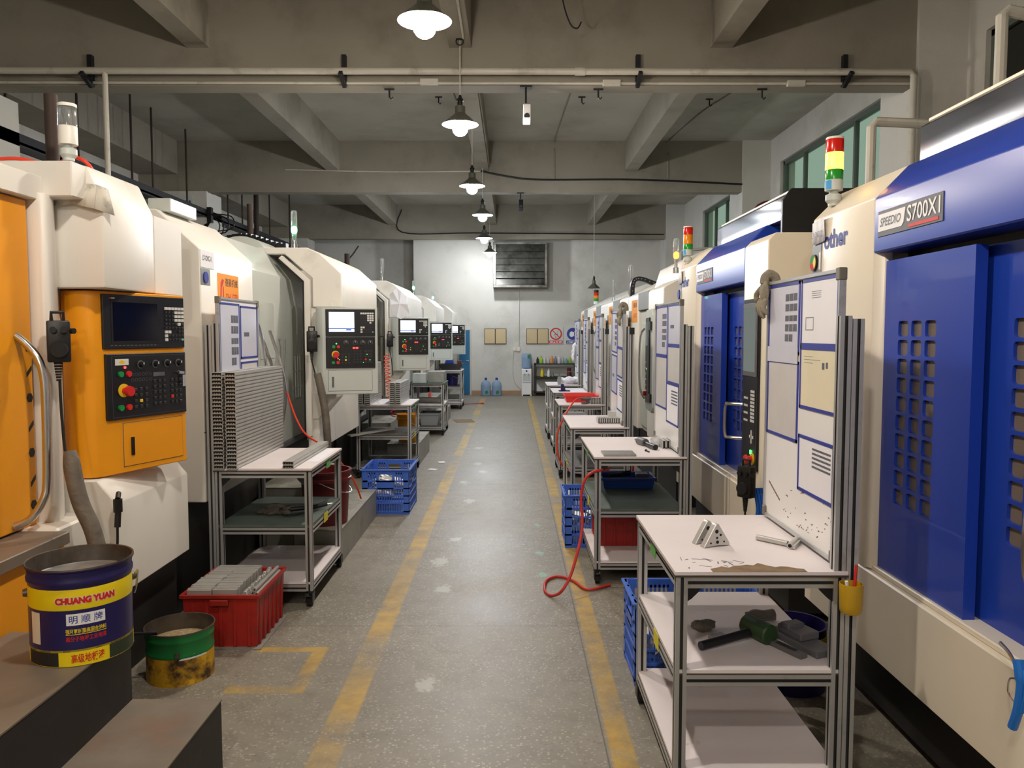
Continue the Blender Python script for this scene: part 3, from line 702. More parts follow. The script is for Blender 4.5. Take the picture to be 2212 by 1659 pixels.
# orange hoses on the left
o = MB().tube(spath([(-1.72, 6.0, 1.25), (-1.69, 6.0, 1.15), (-1.65, 6.0, 1.04), (-1.585, 6.0, .93), (-1.48, 6.05, .84), (-1.42, 6.3, .7), (-1.37, 6.55, .53), (-1.32, 6.62, .40), (-1.30, 6.7, .28)], 8), .0075, 8).build('air_hose', M_hose)
tag(o, 'orange air hose drooping behind the nearest left cart', 'hose')
pts = []
for i in range(240):
    t = i/239; a = t*2*PI*17
    b = Vector((-1.64+.08*t**2*1.2, 10.3, 1.42-.82*t)); pts.append(b+Vector((.035*math.cos(a), .035*math.sin(a), 0)))
o = MB().tube(pts, .006, 6).build('coiled_hose', M_hose); tag(o, 'coiled orange air hose hanging behind the second left cart', 'hose')
pts = [Vector((-1.52+.03*math.cos(i*.45), 14.5+.03*math.sin(i*.45), .62-.0016*i)) for i in range(140)]
o = MB().tube(pts, .006, 6).build('coiled_hose', M_hose); tag(o, 'short coiled orange hose under the third left cart', 'hose')
# two-step platforms in front of the machines
def platform(name_label, Y0, Y1, x0, x1, x2, z1, z2, mt, ms, yup=.35, g='two-step platforms'):
    t = thing('step_platform', name_label, 'platform', ((x0+x2)/2, (Y0+Y1)/2, 0), group=g)
    a = MB().box(x1, x2, Y0, Y1, 0, z1-.006).build('lower_step', ms, t, bevel=.003)
    MB().box(x1, x2+.002, Y0-.002, Y1, z1-.006, z1).build('lower_tread', mt, t)
    MB().box(x0, x1, Y0+yup, Y1, 0, z2-.006).build('upper_step', ms, t, bevel=.003)
    MB().box(x0, x1+.002, Y0+yup-.002, Y1, z2-.006, z2).build('upper_tread', mt, t)
    return t
platform('black steel two-step platform at the front left, under the paint pail', 1.5, 2.935, -1.915, -1.455, -1.115, .3, .563, M_step, M_dark, 0)
platform('tread plate platform behind the nearest left cart', 5.72, 7.24, -1.98, -1.61, -1.262, .253, .5, M_plateD, M_sheet)
platform('tread plate platform behind the second left cart', 10.0, 11.29, -1.98, -1.6, -1.193, .288, .52, M_plateD, M_sheet, .3)
platform('tread plate platform beyond the third left cart', 14.25, 15.9, -1.98, -1.42, -1.245, .26, .5, M_plateD, M_sheet, .4)
platform('tread plate platform beyond the farthest left cart', 18.55, 20.0, -1.98, -1.5, -1.25, .26, .5, M_plateD, M_sheet, .3)
# ------------------------------------------------------------------ blue and beige machines, right side
X0 = 1.45
M_lblue = mat('sky_blue_label', (70, 160, 220), .5)
def blue_machine(Y, label, lit, near):
    t = thing('machining_center', label, 'machine', (2.1, Y+1.2, 0), group='blue and beige machines on the right')
    MB().box(X0, 2.9, Y, Y+2.39, .395, .735).build('front_apron', M_beige, t, bevel=.006)
    MB().box(X0+.02, X0+.2, Y+.46, Y+1.73, .735, .757).build('apron_ledge', M_beige, t, bevel=.004)
    MB().box(X0-.001, X0+.002, Y+.70, Y+.704, .40, .733).build('apron_seam', M_gmid, t)
    MB().prism('y', [(X0, .735), (X0, 2.23), (X0+.04, 2.27), (2.9, 2.27), (2.9, .735)], Y, Y+.45).build('control_column', M_beige, t, bevel=.006)
    MB().box(X0+.3, X0+.302, Y-.001, Y+.002, .8, 2.26).build('side_seam', M_gmid, t)
    MB().prism('y', [(X0, .735), (X0, 2.24), (X0+.13, 2.37), (2.9, 2.37), (2.9, .735)], Y+1.745, Y+2.39).build('logo_column', M_beige, t, bevel=.008, seg=2)
    MB().prism('z', [(X0+.004, Y+1.745), (X0+.03, Y+1.705), (X0+.06, Y+1.705), (X0+.06, Y+1.745)], .74, 2.02).build('column_strip', M_beige, t, bevel=.002)
    MB().prism('y', [(X0, 2.02), (X0, 2.235), (X0+.13, 2.37), (2.9, 2.37), (2.9, 2.02)], Y+.45, Y+1.745).build('door_header', M_blue, t, bevel=.006)
    MB().box(X0+.14, 2.9, Y+.45, Y+1.745, .735, 2.02).build('enclosure', M_dark, t)
    def door(y0, y1, x, g0, g1, nm):
        A = [g0+(g1-g0)*i/3 for i in range(4)]; B = [1.035+.0718*i for i in range(11)]
        zt = 1.985
        mb = MB().box(x, x+.04, y0, g0, .745, zt).box(x, x+.04, g1, y1, .745, zt).box(x, x+.04, g0, g1, .745, B[0]).box(x, x+.04, g0, g1, B[-1], zt)
        mb.holes(lambda a, b, d: (x+d, a, b), A, B, .074, .059, .012, .014)
        dr = mb.build('sliding_door', M_blue, t)
        MB().box(x+.012, x+.02, g0, g1, B[0], B[-1]).build('window_pane', M_pane, dr)
        return dr
    door(Y+1.10, Y+1.735, X0+.035, Y+1.31, Y+1.605, 'far')
    db = door(Y+.455, Y+1.14, X0+.095, Y+.70, Y+1.0, 'near')
    MB().box(X0+.055, X0+.095, Y+.56, Y+.60, .98, 1.30).build('handle_mount', M_blue, db, bevel=.004)
    MB().tube(spath([(X0+.06, Y+.60, 1.24), (X0-.02, Y+.64, 1.24), (X0-.045, Y+.67, 1.22), (X0-.045, Y+.67, 1.04), (X0-.02, Y+.64, 1.02), (X0+.06, Y+.60, 1.02)], 5), .012, 10).build('door_handle', M_chrome, db)
    MB().prism('y', [(X0+.15, 2.37), (X0+.15, 2.505), (X0+.19, 2.53), (2.6, 2.53), (2.6, 2.37)], Y+.16, Y+1.70).build('roof_box', M_steel, t, bevel=.003)
    MB().box(X0+.18, 2.6, Y+.16, Y+1.70, 2.525, 2.54).build('roof_cap', M_beige, t, bevel=.003)
    MB().prism('y', [(X0+.12, 2.27), (X0+.12, 2.47), (X0+.17, 2.54), (2.62, 2.54), (2.62, 2.27)], Y+.13, Y+.16).build('roof_end_plate', M_black, t, bevel=.003)
    MB().box(1.62, 2.85, Y+.03, Y+2.36, .06, .395).build('base', M_dark, t)
    MB().box(X0+.16, X0+.22, Y+.0, Y+2.39, .28, .395).build('base_rail', M_gmid, t, bevel=.004)
    for a in (.15, 1.2, 2.25):
        MB().cyl((1.75, Y+a, 0), (1.75, Y+a, .07), .05).build('levelling_foot', M_dark, t)
    # control panel on the near column
    cp = MB().box(X0-.014, X0+.01, Y+.10, Y+.40, .885, 1.905).build('control_panel', M_panel, t, bevel=.004)
    MB().box(X0-.022, X0-.012, Y+.115, Y+.385, 1.44, 1.88).build('screen_bezel', M_gmid, cp, bevel=.004)
    MB().box(X0-.0235, X0-.021, Y+.14, Y+.36, 1.47, 1.855).build('screen', M_screeng, cp)
    mb = MB()
    for r in range(9):
        for c in range(3): mb.box(X0-.018, X0-.013, Y+.15+c*.026, Y+.17+c*.026, 1.345-r*.022, 1.36-r*.022)
    for r in range(4):
        for c in range(3): mb.box(X0-.018, X0-.013, Y+.28+c*.028, Y+.30+c*.028, 1.30-r*.045, 1.313-r*.045)
    mb.box(X0-.018, X0-.013, Y+.19, Y+.205, 1.04, 1.12).box(X0-.018, X0-.013, Y+.16, Y+.235, 1.072, 1.088)
    mb.m = 1; mb.box(X0-.0155, X0-.0135, Y+.14, Y+.37, 1.03, 1.365); mb.build('keypad', [M_btnw, M_panel], cp, smooth=False)
    mb = MB().box(X0-.02, X0-.014, Y+.19, Y+.215, .975, 1.0)
    mb.build('start_button', M_ledg, cp)
    MB().cyl((X0-.014, Y+.17, .95), (X0-.02, Y+.17, .95), .035, n=20).build('emergency_stop_collar', M_btny, cp)
    MB().cyl((X0-.02, Y+.17, .95), (X0-.06, Y+.17, .95), .02, n=20).cyl((X0-.05, Y+.17, .95), (X0-.065, Y+.17, .95), .028, .024, 20).build('emergency_stop', M_btnr, cp)
    # writing
    MB().text('brother', (X0-.0015, Y+2.345, 2.085), -UY, UZ, .355, .085, .03).build('logo_lettering', M_bluetext, t, smooth=False, normals=False)
    pl = MB().box(X0-.003, X0, Y+1.235, Y+1.705, 2.078, 2.178).build('nameplate', M_gmid, t, bevel=.001)
    MB().prism('x', [(Y+1.70, 2.098), (Y+1.70, 2.165), (Y+1.488, 2.165), (Y+1.50, 2.11), (Y+1.515, 2.098)], X0-.0045, X0-.003).build('plate_field', M_whitetext, pl)
    MB().text('SPEEDIO', (X0-.005, Y+1.685, 2.115), -UY, UZ, .165, .034, .02, .25).build('plate_lettering', M_gmid, pl, smooth=False, normals=False)
    MB().text('S700X1', (X0-.0045, Y+1.475, 2.107), -UY, UZ, .225, .06, .012).build('plate_lettering', M_whitetext, pl, smooth=False, normals=False)
    MB().box(X0-.0045, X0-.003, Y+1.26, Y+1.465, 2.086, 2.098).build('plate_stripe', M_redtext, pl)
    # paper label and round dial sticker
    yl = Y+2.385
    mb = MB(); P = []
    for i, (a, k) in enumerate(((0, 0), (.07, .002), (.13, .004), (.165, .012))): P.append(((X0-.004-k, yl-a, 2.225+i*.004), (X0-.004-k*.4, yl-a, 2.118+i*.003)))
    for i in range(3): mb.quad(P[i][0], P[i+1][0], P[i+1][1], P[i][1])
    lb = mb.build('machine_label', M_paper, t); so = lb.modifiers.new('t', 'SOLIDIFY'); so.thickness = .001
    MB().text('LY-CNC-02' if near else 'LY-CNC-03', (X0-.0115, yl-.012, 2.15), -UY, UZ, .125, .03).build('label_lettering', M_gmid, lb, smooth=False, normals=False) if near else None
    st = MB().box(X0-.003, X0, Y+2.275, Y+2.385, 1.985, 2.115).build('dial_sticker', M_grey, t)
    MB().cyl((X0-.003, Y+2.35, 2.035), (X0-.012, Y+2.35, 2.035), .04, n=24).build('sticker_dial', M_black if near else M_pblue, st)
    if near:
        for q, m in enumerate((M_grnlens, M_btny, M_redlens)):
            a0 = 2*PI*q/3; mb = MB().prism('x', [(Y+2.35, 2.035)]+[(Y+2.35+.034*math.cos(a0+k*2*PI/24), 2.035+.034*math.sin(a0+k*2*PI/24)) for k in range(9)], X0-.0135, X0-.012)
            mb.build('dial_sector', m, st)
    MB().box(X0-.004, X0-.003, Y+2.28, Y+2.30, 2.0, 2.08).build('sticker_strip', M_whitetext, st)
    stack_beacon(t, (X0+.05, Y+2.28), 2.363, 2.607, .04, ((.2, M_lgrey, 'beacon_base'), (.19, M_grnlens, 'green_lens'), (.32, M_litamb if lit else M_amblens, 'amber_lens'), (.25, M_redlens, 'red_lens'), (.04, M_ivory, 'beacon_cap')))
    mb = MB(); A_ = [PI*1.02+PI*.28*k/6 for k in range(7)]; c_ = (X0+.05, Y+2.28)
    for k in range(6): mb.quad(*[(c_[0]+.0408*math.cos(a), c_[1]+.0408*math.sin(a), z) for a, z in ((A_[k], 2.367), (A_[k+1], 2.367), (A_[k+1], 2.408), (A_[k], 2.408))])
    mb.build('beacon_label', M_lblue, t)
    return t
bm1 = blue_machine(1.44, 'nearest blue and beige machine on the right, amber lamp lit', True, True)
bm2 = blue_machine(4.49, 'second blue and beige machine, behind the nearest whiteboard, lamp unlit', False, False)
handwheel('black handwheel pendant hanging left of the nearest whiteboard', 1.33, 4.42, .86, [(1.325, 4.42, .70), (1.33, 4.42, .6), (1.36, 4.45, .45), (1.42, 4.5, .36)], -.9)
mb = MB()
for i in range(5):
    x = 1.40+.016*i; mb.tube(spath([(x-.02, 4.44, .82), (x, 4.43, .70), (x-.012, 4.44, .60), (x+.01, 4.45, .50)]), .009, 6)
o = mb.build('wire_bundle', mat('blue_wire', (30, 96, 190), .5)); tag(o, 'bundle of blue air tubes hanging by the handwheel pendant on the right', 'cable')
# blow gun at the right edge
t = thing('air_blow_gun', 'blue air blow gun hanging at the right edge of the nearest machine', 'blow gun', (1.40, 2.1, .6))
bg = mat('blue_gun_body', (30, 110, 200), .4)
MB().tube(spath([(1.40, 2.12, .80), (1.40, 2.105, .74), (1.40, 2.115, .66), (1.40, 2.135, .60)]), [.016]*6+[.013]*13, 10).build('gun_body', bg, t)
MB().tube(spath([(1.40, 2.205, .815), (1.40, 2.16, .80), (1.40, 2.12, .765)]), .005, 8).build('nozzle', M_chrome, t)
MB().tube(spath([(1.40, 2.12, .745), (1.40, 2.155, .73), (1.40, 2.16, .69), (1.40, 2.13, .67)]), .003, 6).build('hanging_ring', M_chrome, t)
MB().tube(spath([(1.40, 2.10, .78), (1.40, 2.085, .73), (1.40, 2.10, .66)]), .006, 8).build('trigger', bg, t)

# ------------------------------------------------------------------ ivory machines with grey headers, further right row
def ivory_right(Y):
    t = thing('machining_center', '', 'machine', (2.1, Y+1.1, 0), group='ivory machines with grey headers on the right')
    sec = lambda zt: [(X0, .6), (X0, zt-.02), (X0+.02, zt), (2.0, zt+.28), (2.9, zt+.28), (2.9, .6)]
    MB().prism('y', sec(2.155), Y, Y+.82).build('near_column', M_ivory, t, bevel=.008)
    MB().prism('y', [(X0+.06, .6), (X0+.06, 2.15), (2.0, 2.43), (2.9, 2.43), (2.9, .6)], Y+.82, Y+1.48).build('enclosure', M_lgrey, t)
    MB().box(X0-.004, X0+.07, Y+.82, Y+1.48, 1.96, 2.155).build('door_header', M_grey, t, bevel=.005)
    dr = MB().box(X0+.03, X0+.06, Y+.83, Y+1.47, .66, 1.95).build('sliding_door', M_lgrey, t, bevel=.003)
    MB().box(X0+.027, X0+.031, Y+.95, Y+1.35, 1.2, 1.8).build('door_window', M_winpane, dr)
    MB().prism('y', sec(2.155), Y+1.48, Y+2.22).build('far_column', M_ivory, t, bevel=.008)
    MB().box(1.6, 2.9, Y+.02, Y+2.2, .0, .6).build('base', M_dark, t)
    s = MB().box(X0-.003, X0, Y+1.55, Y+1.97, 1.83, 2.09).build('maker_sign', M_signo, t)
    MB().text('德豪机械', (X0-.0035, Y+1.84, 2.0), -UY, UZ, .25, .06, .006).build('sign_lettering', M_blacktext, s, smooth=False, normals=False)
    MB().text('DH-1370', (X0-.0035, Y+1.84, 1.88), -UY, UZ, .24, .055, .02).build('sign_lettering', M_redtext, s, smooth=False, normals=False)
    MB().box(X0-.003, X0, Y+1.99, Y+2.19, 1.84, 1.97).build('dial_sticker', M_grey, t)
    # upright operator pod
    MB().box(X0-.11, X0+.02, Y+.12, Y+.2, 1.3, 1.6).build('pod_arm', M_lgrey, t)
    F = Matrix.Translation((1.34, Y+.0, .95)) @ Matrix.Rotation(-.06, 4, 'Z')
    pod = MB(F).prism('x', [(-.27, .06), (-.22, .0), (.26, .0), (.32, .08), (.32, .90), (.27, .98), (-.2, .98), (-.27, .92)], -.02, .08).build('operator_pod', M_lgrey, t, bevel=.006)
    MB(F).prism('x', [(-.10, .10), (.18, .07), (.20, .2), (.20, .88), (.17, .9), (-.10, .9)], -.034, -.015).build('pod_panel', M_panel, pod, bevel=.003)
    MB(F).box(-.037, -.033, .02, .17, .63, .86).build('pod_screen', M_screeng, pod)
    mb = MB(F)
    for r in range(6): mb.box(-.037, -.033, .08, .16, .46-.055*r, .475-.055*r)
    mb.m = 1; mb.box(-.0355, -.034, .07, .17, .17, .48); mb.build('pod_keys', [M_btnw, M_panel], pod, smooth=False)
    MB(F).cyl((-.034, .14, .16), (-.06, .14, .16), .022).build('emergency_stop', M_btnr, pod)
    MB(F).box(-.037, -.033, .06, .075, .40, .41).box(-.037, -.033, .1, .115, .30, .31).build('indicator_light', M_ledg, pod)
    MB(F).tube(spath([(-.03, .28, .80), (-.07, .31, .72), (-.08, .33, .45), (-.07, .31, .20), (-.03, .26, .1)], 5), .012, 8).build('pod_handle', M_chrome, pod)
    for z in (.10, .78): MB(F).box(-.04, .0, -.24, -.15, z, z+.08).build('pod_hinge', M_black, pod)
    return t
mI = ivory_right(7.58)
LI = ['ivory right machine behind the second blue machine, orange lamp lit', 'ivory right machine behind the slanted papers whiteboard, tall clear lamp unlit',
      'ivory right machine, third of its kind from the front, short clear lamp unlit', 'farthest ivory machine on the right, red amber green lamp on top']
mI['label'] = LI[0]; ivs = [mI]
for i in range(1, 4): ivs.append(copy_tree(mI, Matrix.Translation((0, 2.25*i, 0)) @ WM[mI.name], LI[i]))
MB().prism('y', [(1.6, 2.2), (1.66, 2.40), (1.9, 2.52), (2.6, 2.52), (2.6, 2.2)], 7.62, 8.9).build('top_cover', M_ivory, mI, bevel=.01)
tube_beacon(mI, (1.585, 7.66), 2.28, 2.61, M_litor, .028)
tube_beacon(ivs[1], (1.50, 10.0), 2.19, 2.56, None, .032); tube_beacon(ivs[2], (1.575, 12.25), 2.17, 2.52, None, .028)
stack_beacon(ivs[3], (1.735, 16.3), 2.30, 2.59, .05, ((.2, M_whitetext, 'beacon_base'), (.2, M_grnlens, 'green_lens'), (.2, M_amblens, 'amber_lens'), (.22, M_redlens, 'red_lens'), (.18, M_dark, 'beacon_cap')))
# cable chain arch on the second ivory machine
pp = spath([(1.50, 9.90, 2.16), (1.505, 9.90, 2.30), (1.54, 9.90, 2.37), (1.62, 9.90, 2.375), (1.75, 9.90, 2.33), (1.85, 9.90, 2.30)], 5)
mb = MB(); mb.m = 0
for i in range(len(pp)-1):
    a, b = pp[i], pp[i+1]; dd = (b-a).normalized(); mb.obox((a+b)/2, dd, UY, dd.cross(UY), (b-a).length*.48, .05, .026)
mb.m = 1
for i in range(0, len(pp)-1, 2):
    a = (pp[i]+pp[i+1])/2; mb.cyl(a-UY*.052, a-UY*.05, .007, n=8)
mb.build('cable_chain', [M_black, M_grey], ivs[1], smooth=False)
# ------------------------------------------------------------------ profile carts, whiteboards and what they carry
S = .02
def prof(mb, a, b, w=.02):
    """slotted square extrusion from a to b (axis aligned)"""
    a = Vector(a); b = Vector(b); d = b-a
    ax = 'xyz'[max(range(3), key=lambda i: abs(d[i]))]
    g = w*.28; q = w*.55
    poly = [(-w, -w), (-g, -w), (-g, -q), (g, -q), (g, -w), (w, -w), (w, -g), (q, -g), (q, g), (w, g), (w, w), (g, w), (g, q), (-g, q), (-g, w), (-w, w), (-w, g), (-q, g), (-q, -g), (-w, -g)]
    n0 = len(mb.mi)
    if ax == 'z': mb.prism('z', [(a.x+u, a.y+v) for u, v in poly], a.z, b.z)
    elif ax == 'y': mb.prism('y', [(a.x+u, a.z+v) for u, v in poly], a.y, b.y)
    else: mb.prism('x', [(a.y+u, a.z+v) for u, v in poly], a.x, b.x)
    for i in range(20):
        if i % 5 in (1, 2, 3): mb.mi[n0+2+i] = 1  # groove faces take the dark colour painted as slot shade
    return mb
def cart(label, x0, x1, y0, y1, wall, shelf2=M_lam, shelf1=M_lam, top=M_lam, posts=True, worn=False, zt=.87, tape=True, group='aluminium profile carts'):
    t = thing('profile_cart', label, 'cart', ((x0+x1)/2, (y0+y1)/2, 0), group=group)
    w = S
    for x in (x0+w, x1-w):
        for y in (y0+w, y1-w):
            hi = 1.76 if (posts and ((x > (x0+x1)/2) == (wall > 0)) and y < (y0+y1)/2) else zt-.02
            prof(MB(), (x, y, .1), (x, y, hi)).build('leg', [M_alu, M_slotshade], t, smooth=False)
    if posts:
        x = (x1+w+.003) if wall > 0 else (x0-w-.003)
        prof(MB(), (x, y0+w, .1), (x, y0+w, 1.75)).build('side_post', [M_alu, M_slotshade], t, smooth=False)
        if y0 > 6: MB().box(x-.022, x+.022, y0-.004, y0+.0, 1.69, 1.75).build('post_cap', M_black, t)
    for z in (zt-.04, .478, .118):
        mb = MB()
        for y in (y0+w, y1-w): prof(mb, (x0+2*w, y, z), (x1-2*w, y, z))
        for x in (x0+w, x1-w): prof(mb, (x, y0+2*w, z), (x, y1-2*w, z))
        mb.build('shelf_frame', [M_alu, M_slotshade], t, smooth=False)
    def board(name, z, m, e=.004):
        mb = MB(); a, b, c, d = (x0+e, x1-e, y0+e, y1-e) if z > .7 else (x0+.004, x1-.004, y0+.004, y1-.004)
        mb.box(a, b, c, d, z-.012, z); mb.m = 1; mb.box(a-.002, b+.002, c-.002, d+.002, z-.019, z-.012)
        o = mb.build(name, [m, M_edge], t)
        return o
    board('tabletop', zt, top, -.006)
    board('shelf', .515, shelf2); board('shelf', .155, shelf1)
    for x in (x0+w, x1-w):
        for y in (y0+w, y1-w):
            c = MB().cyl((x, y, .1), (x, y, .085), .024).box(x-.022, x-.016, y-.03, y+.03, .03, .09).box(x+.016, x+.022, y-.03, y+.03, .03, .09).obox((x, y-.045, .075), (1, 0, 0), (0, 1, -.5), (0, .5, 1), .014, .022, .004).build('caster', M_black, t)
            MB().cyl((x-.013, y, .034), (x+.013, y, .034), .034, n=20).build('wheel', M_rubber, c)
    mb = MB()
    for x, sx in ((x0+2*w, 1), (x1-2*w, -1)):
        mb.prism('y', [(x, zt-.06), (x+sx*.05, zt-.06), (x+sx*.04, zt-.075), (x+sx*.015, zt-.10), (x, zt-.11)], y0+.008, y0+.03)
    mb.build('corner_bracket', M_darksteel, t)
    if tape:
        xa = x0 if wall > 0 else x1; s = -1 if wall > 0 else 1
        MB().plate((xa+s*.003, y0+.46*(y1-y0), .80), (0, 1, 0), (0, .1, 1), .11, .05, .002).build('tape', M_tgreen, t)
        MB().plate((xa+s*.003, y0+.36*(y1-y0), .455), (0, 1, 0), (0, .1, 1), .10, .06, .002).build('tape', M_tyellow, t)
    return t

def whiteboard(label, x, yf, yn, side, pockets, tilt=0., z0=.885, z1=1.925, group='whiteboards standing on the carts', clean=False):
    """side -1: faces -X (left of view = far end); +1: faces +X (left of view = near end)"""
    t = thing('whiteboard', label, 'whiteboard', (x, (yf+yn)/2, z0), group=group)
    W = abs(yf-yn); H = z1-z0
    o = Vector((x, yf if side < 0 else yn, z0)); u = -UY if side < 0 else UY; nn = Vector((side, 0, 0))
    R = Matrix.Rotation(tilt, 3, 'X')
    P = lambda a, b, d=0: Vector((x, (yf+yn)/2, z0))+R @ (o+u*(W*a)+UZ*(H*b)+nn*d-Vector((x, (yf+yn)/2, z0)))
    def slab(mb, a0, a1, b0, b1, d0, d1):
        vs = [P(a, b, d) for a in (a0, a1) for b in (b0, b1) for d in (d0, d1)]
        return mb.add(vs, [(0,1,3,2),(4,6,7,5),(0,4,5,1),(2,3,7,6),(0,2,6,4),(1,5,7,3)])
    slab(MB(), .01, .99, .01, .99, -.008, .004).build('board', M_white, t)
    fw = .012/W; fh = .012/H; mb = MB()
    slab(mb, 0, fw, 0, 1, -.012, .012); slab(mb, 1-fw, 1, 0, 1, -.012, .012); slab(mb, fw, 1-fw, 0, fh, -.012, .012); slab(mb, fw, 1-fw, 1-fh, 1, -.012, .012)
    mb.build('board_frame', M_alu, t)
    for a in (0, 1):
        for b in (0, 1):
            aw = .03/W; bh = .04/H
            slab(MB(), a-(aw if a else .004), a+(.004 if a else aw), b-(bh if b else .004), b+(.004 if b else bh), -.014, .015).build('corner_cap', M_capg, t, bevel=.003)
    for (a0, a1, b0, b1, kind) in pockets:
        q = .013/W; r = .013/H; mb = MB()
        slab(mb, a0, a0+q, b0, b1, .004, .0075); slab(mb, a1-q, a1, b0, b1, .004, .0075); slab(mb, a0, a1, b0, b0+r, .004, .0075); slab(mb, a0, a1, b1-r, b1, .004, .0075)
        pk = mb.build('document_pocket', M_pblue, t)
        mb = MB(); slab(mb, a0+q*.5, a1-q*.5, b0+r*.5, b1-r*.5, .0045, .006); mb.m = 1; A = a1-a0; B = b1-b0
        g = lambda s0, s1, t0, t1: slab(mb, a0+A*s0, a0+A*s1, b0+B*t0, b0+B*t1, .006, .0066)
        if kind == 'photos':
            for rr, nc in enumerate((3, 3, 3, 3, 2)):
                for c in range(nc): g(.56+c*.125, .67+c*.125, .74-rr*.14, .84-rr*.14-(.02 if rr == 2 else 0))
        elif kind == 'lines':
            for rr in range(5): g(.42, .92, .80-rr*.075, .835-rr*.075)
        elif kind == 'small': g(.2, .5, .42, .5)
        elif kind == 'table':
            for rr in range(3): g(.12, .12+.25+.2*(rr % 2), .84-rr*.05, .845-rr*.05)
            g(.62, .68, .66, .76); g(.72, .77, .68, .77)
        elif kind == 'draw':
            for q_ in ((.14, .36, .24, .25), (.14, .15, .24, .42), (.35, .36, .24, .42), (.14, .36, .42, .43)): g(*q_)
            for rr in range(4): g(.30, .55, .80-rr*.03, .806-rr*.03)
        if kind == 'photos' and A > .3 and label.startswith('nearest right'):
            slab(mb, a0+A*.0, a0+A*.98, b0-B*.12, b0+B*.1, .008, .0095); mb.mi[-6:] = [0]*6
        mb.build('document', [M_paper2 if kind == 'table' else M_film if kind in ('photos', 'small') else M_sleeve if kind == 'plain' else M_paper, M_ink], pk)
    return t

# ---- right row of carts
RC = [('nearest right cart, triangular aluminium blocks on its chipped white top', .575, 1.165, 2.70, 3.55, M_lam, M_lam),
      ('second right cart, a wrench and a grey plate on top, blue bin on its shelf', .56, 1.17, 5.25, 6.27, M_mat, M_lam),
      ('third right cart, a row of aluminium blocks on top', .52, 1.03, 6.92, 7.95, M_dshelf, M_lam),
      ('fourth right cart, red bin on its top', .55, 1.08, 9.15, 9.95, M_dshelf, M_dshelf),
      ('fifth right cart, white sheet and blue stand on top', .585, 1.10, 11.05, 11.9, M_lam, M_lam),
      ('farthest right cart, white gloves heaped on its top', .57, 1.10, 12.6, 13.45, M_lam, M_lam)]
rc = [cart(l, a, b, c, d, 1, s2, s1) for l, a, b, c, d, s2, s1 in RC]
# chipped corner of the nearest top
mb = MB(); pts = []
for i in range(15):
    x = .70+.33*i/14; pts.append((x, 2.694+.0))
up = [(1.03-.33*i/14, 2.70+.03+.06*math.sin(PI*i/14)*random.uniform(.35, 1.25)) for i in range(15)]
mb.prism('z', pts+up, .8698, .8706); mb.build('chipped_edge', M_ply, rc[0])
mb = MB()
for i in range(16):
    x = .62+random.random()*.25; y = 2.74+random.random()*.12; mb.rbox((x, y, .8702), random.random()*3, random.uniform(.01, .05), random.uniform(.002, .006), .0008)
mb.build('flaking_marks', M_gmid, rc[0])
PK = [(.02, .5, .70, .985, 'photos'), (.02, .5, .36, .675, 'plain'), (.52, .98, .735, .985, 'draw'), (.52, .98, .50, .735, 'table'), (.52, .97, .185, .40, 'lines')]
wbn = whiteboard('nearest right whiteboard, scratched, grey glove hanging on its corner', 1.15, 3.53, 2.75, -1, PK)
mb = MB(); random.seed(3)
for i in range(46):
    y = 2.78+.5*random.random()**1.5; z = .93+.24*random.random()**1.8*(1-(y-2.78)*1.1)
    mb.obox((1.1455, y, z), (0, 1, random.uniform(-.8, .2)), (0, .3, 1), (1, 0, 0), random.uniform(.002, .009), random.uniform(.0008, .0028), .0004)
for i in range(7): mb.obox((1.1455, 3.46-.02*i, 1.04-.008*i), (0, 1, .3), (0, -.3, 1), (1, 0, 0), .012, .004, .0004)
mb.build('scuff_marks', mat('brown_scuff', (122, 96, 84), .7), wbn, smooth=False, kind='stuff')
PK2 = [(.03, .5, .62, .98, 'photos'), (.03, .5, .24, .62, 'plain'), (.53, .98, .70, .98, 'small'), (.53, .98, .44, .70, 'plain'), (.5, .95, .16, .44, 'lines')]
whiteboard('whiteboard on the second right cart with five blue framed papers', 1.145, 6.25, 5.32, -1, PK2)
PK3 = [(.05, .5, .6, .97, 'photos'), (.05, .5, .22, .58, 'small'), (.55, .95, .66, .97, 'plain'), (.52, .92, .40, .66, 'plain'), (.55, .95, .10, .38, 'lines')]
whiteboard('whiteboard on the third right cart with slanted papers and a grey glove on top', 1.0, 7.9, 7.04, -1, PK3, .03)
whiteboard('whiteboard on the fourth right cart beside the red bin', 1.06, 9.92, 9.2, -1, PK2)
whiteboard('whiteboard on the fifth right cart above the blue stand', 1.08, 11.85, 11.1, -1, PK3)
whiteboard('farthest right whiteboard, white cloth hanging on its edge', 1.08, 13.4, 12.65, -1, PK2)

# gloves: a knitted glove with palm, four fingers and thumb, draped over the board corner
def glove(label, c, s, rot=0, m=None):
    t = thing('work_glove', label, 'glove', c, rot)
    F = WM[t.name]
    MB(F).ball((-.004*s, 0, -.05*s), .05*s, 14, (.38, 1, 1.2), .05).tube(spath([(-.004*s, 0, -.01*s), (.0, 0, .02*s), (.02*s, .004*s, .03*s), (.045*s, .008*s, .015*s), (.05*s, .01*s, -.03*s)]), [.022*s]*10+[.026*s]*15, 10).build('palm', m or M_glove, t)
    for i in range(4):
        y = (-.036+.024*i)*s; l = (.07, .088, .08, .058)[i]*s
        MB(F).tube(spath([(-.006*s, y*.9, -.085*s), (-.02*s, y*1.15, -.09*s-l*.5), (-.008*s, y*1.45, -.085*s-l)]), [.0125*s]*10+[.011*s, .009*s, .006*s], 10).build('finger', m or M_glove, t)
    MB(F).tube(spath([(-.006*s, .04*s, -.03*s), (-.02*s, .066*s, -.06*s), (-.012*s, .07*s, -.10*s)]), [.013*s]*10+[.011*s, .009*s, .006*s], 10).build('thumb', m or M_glove, t)
    return t
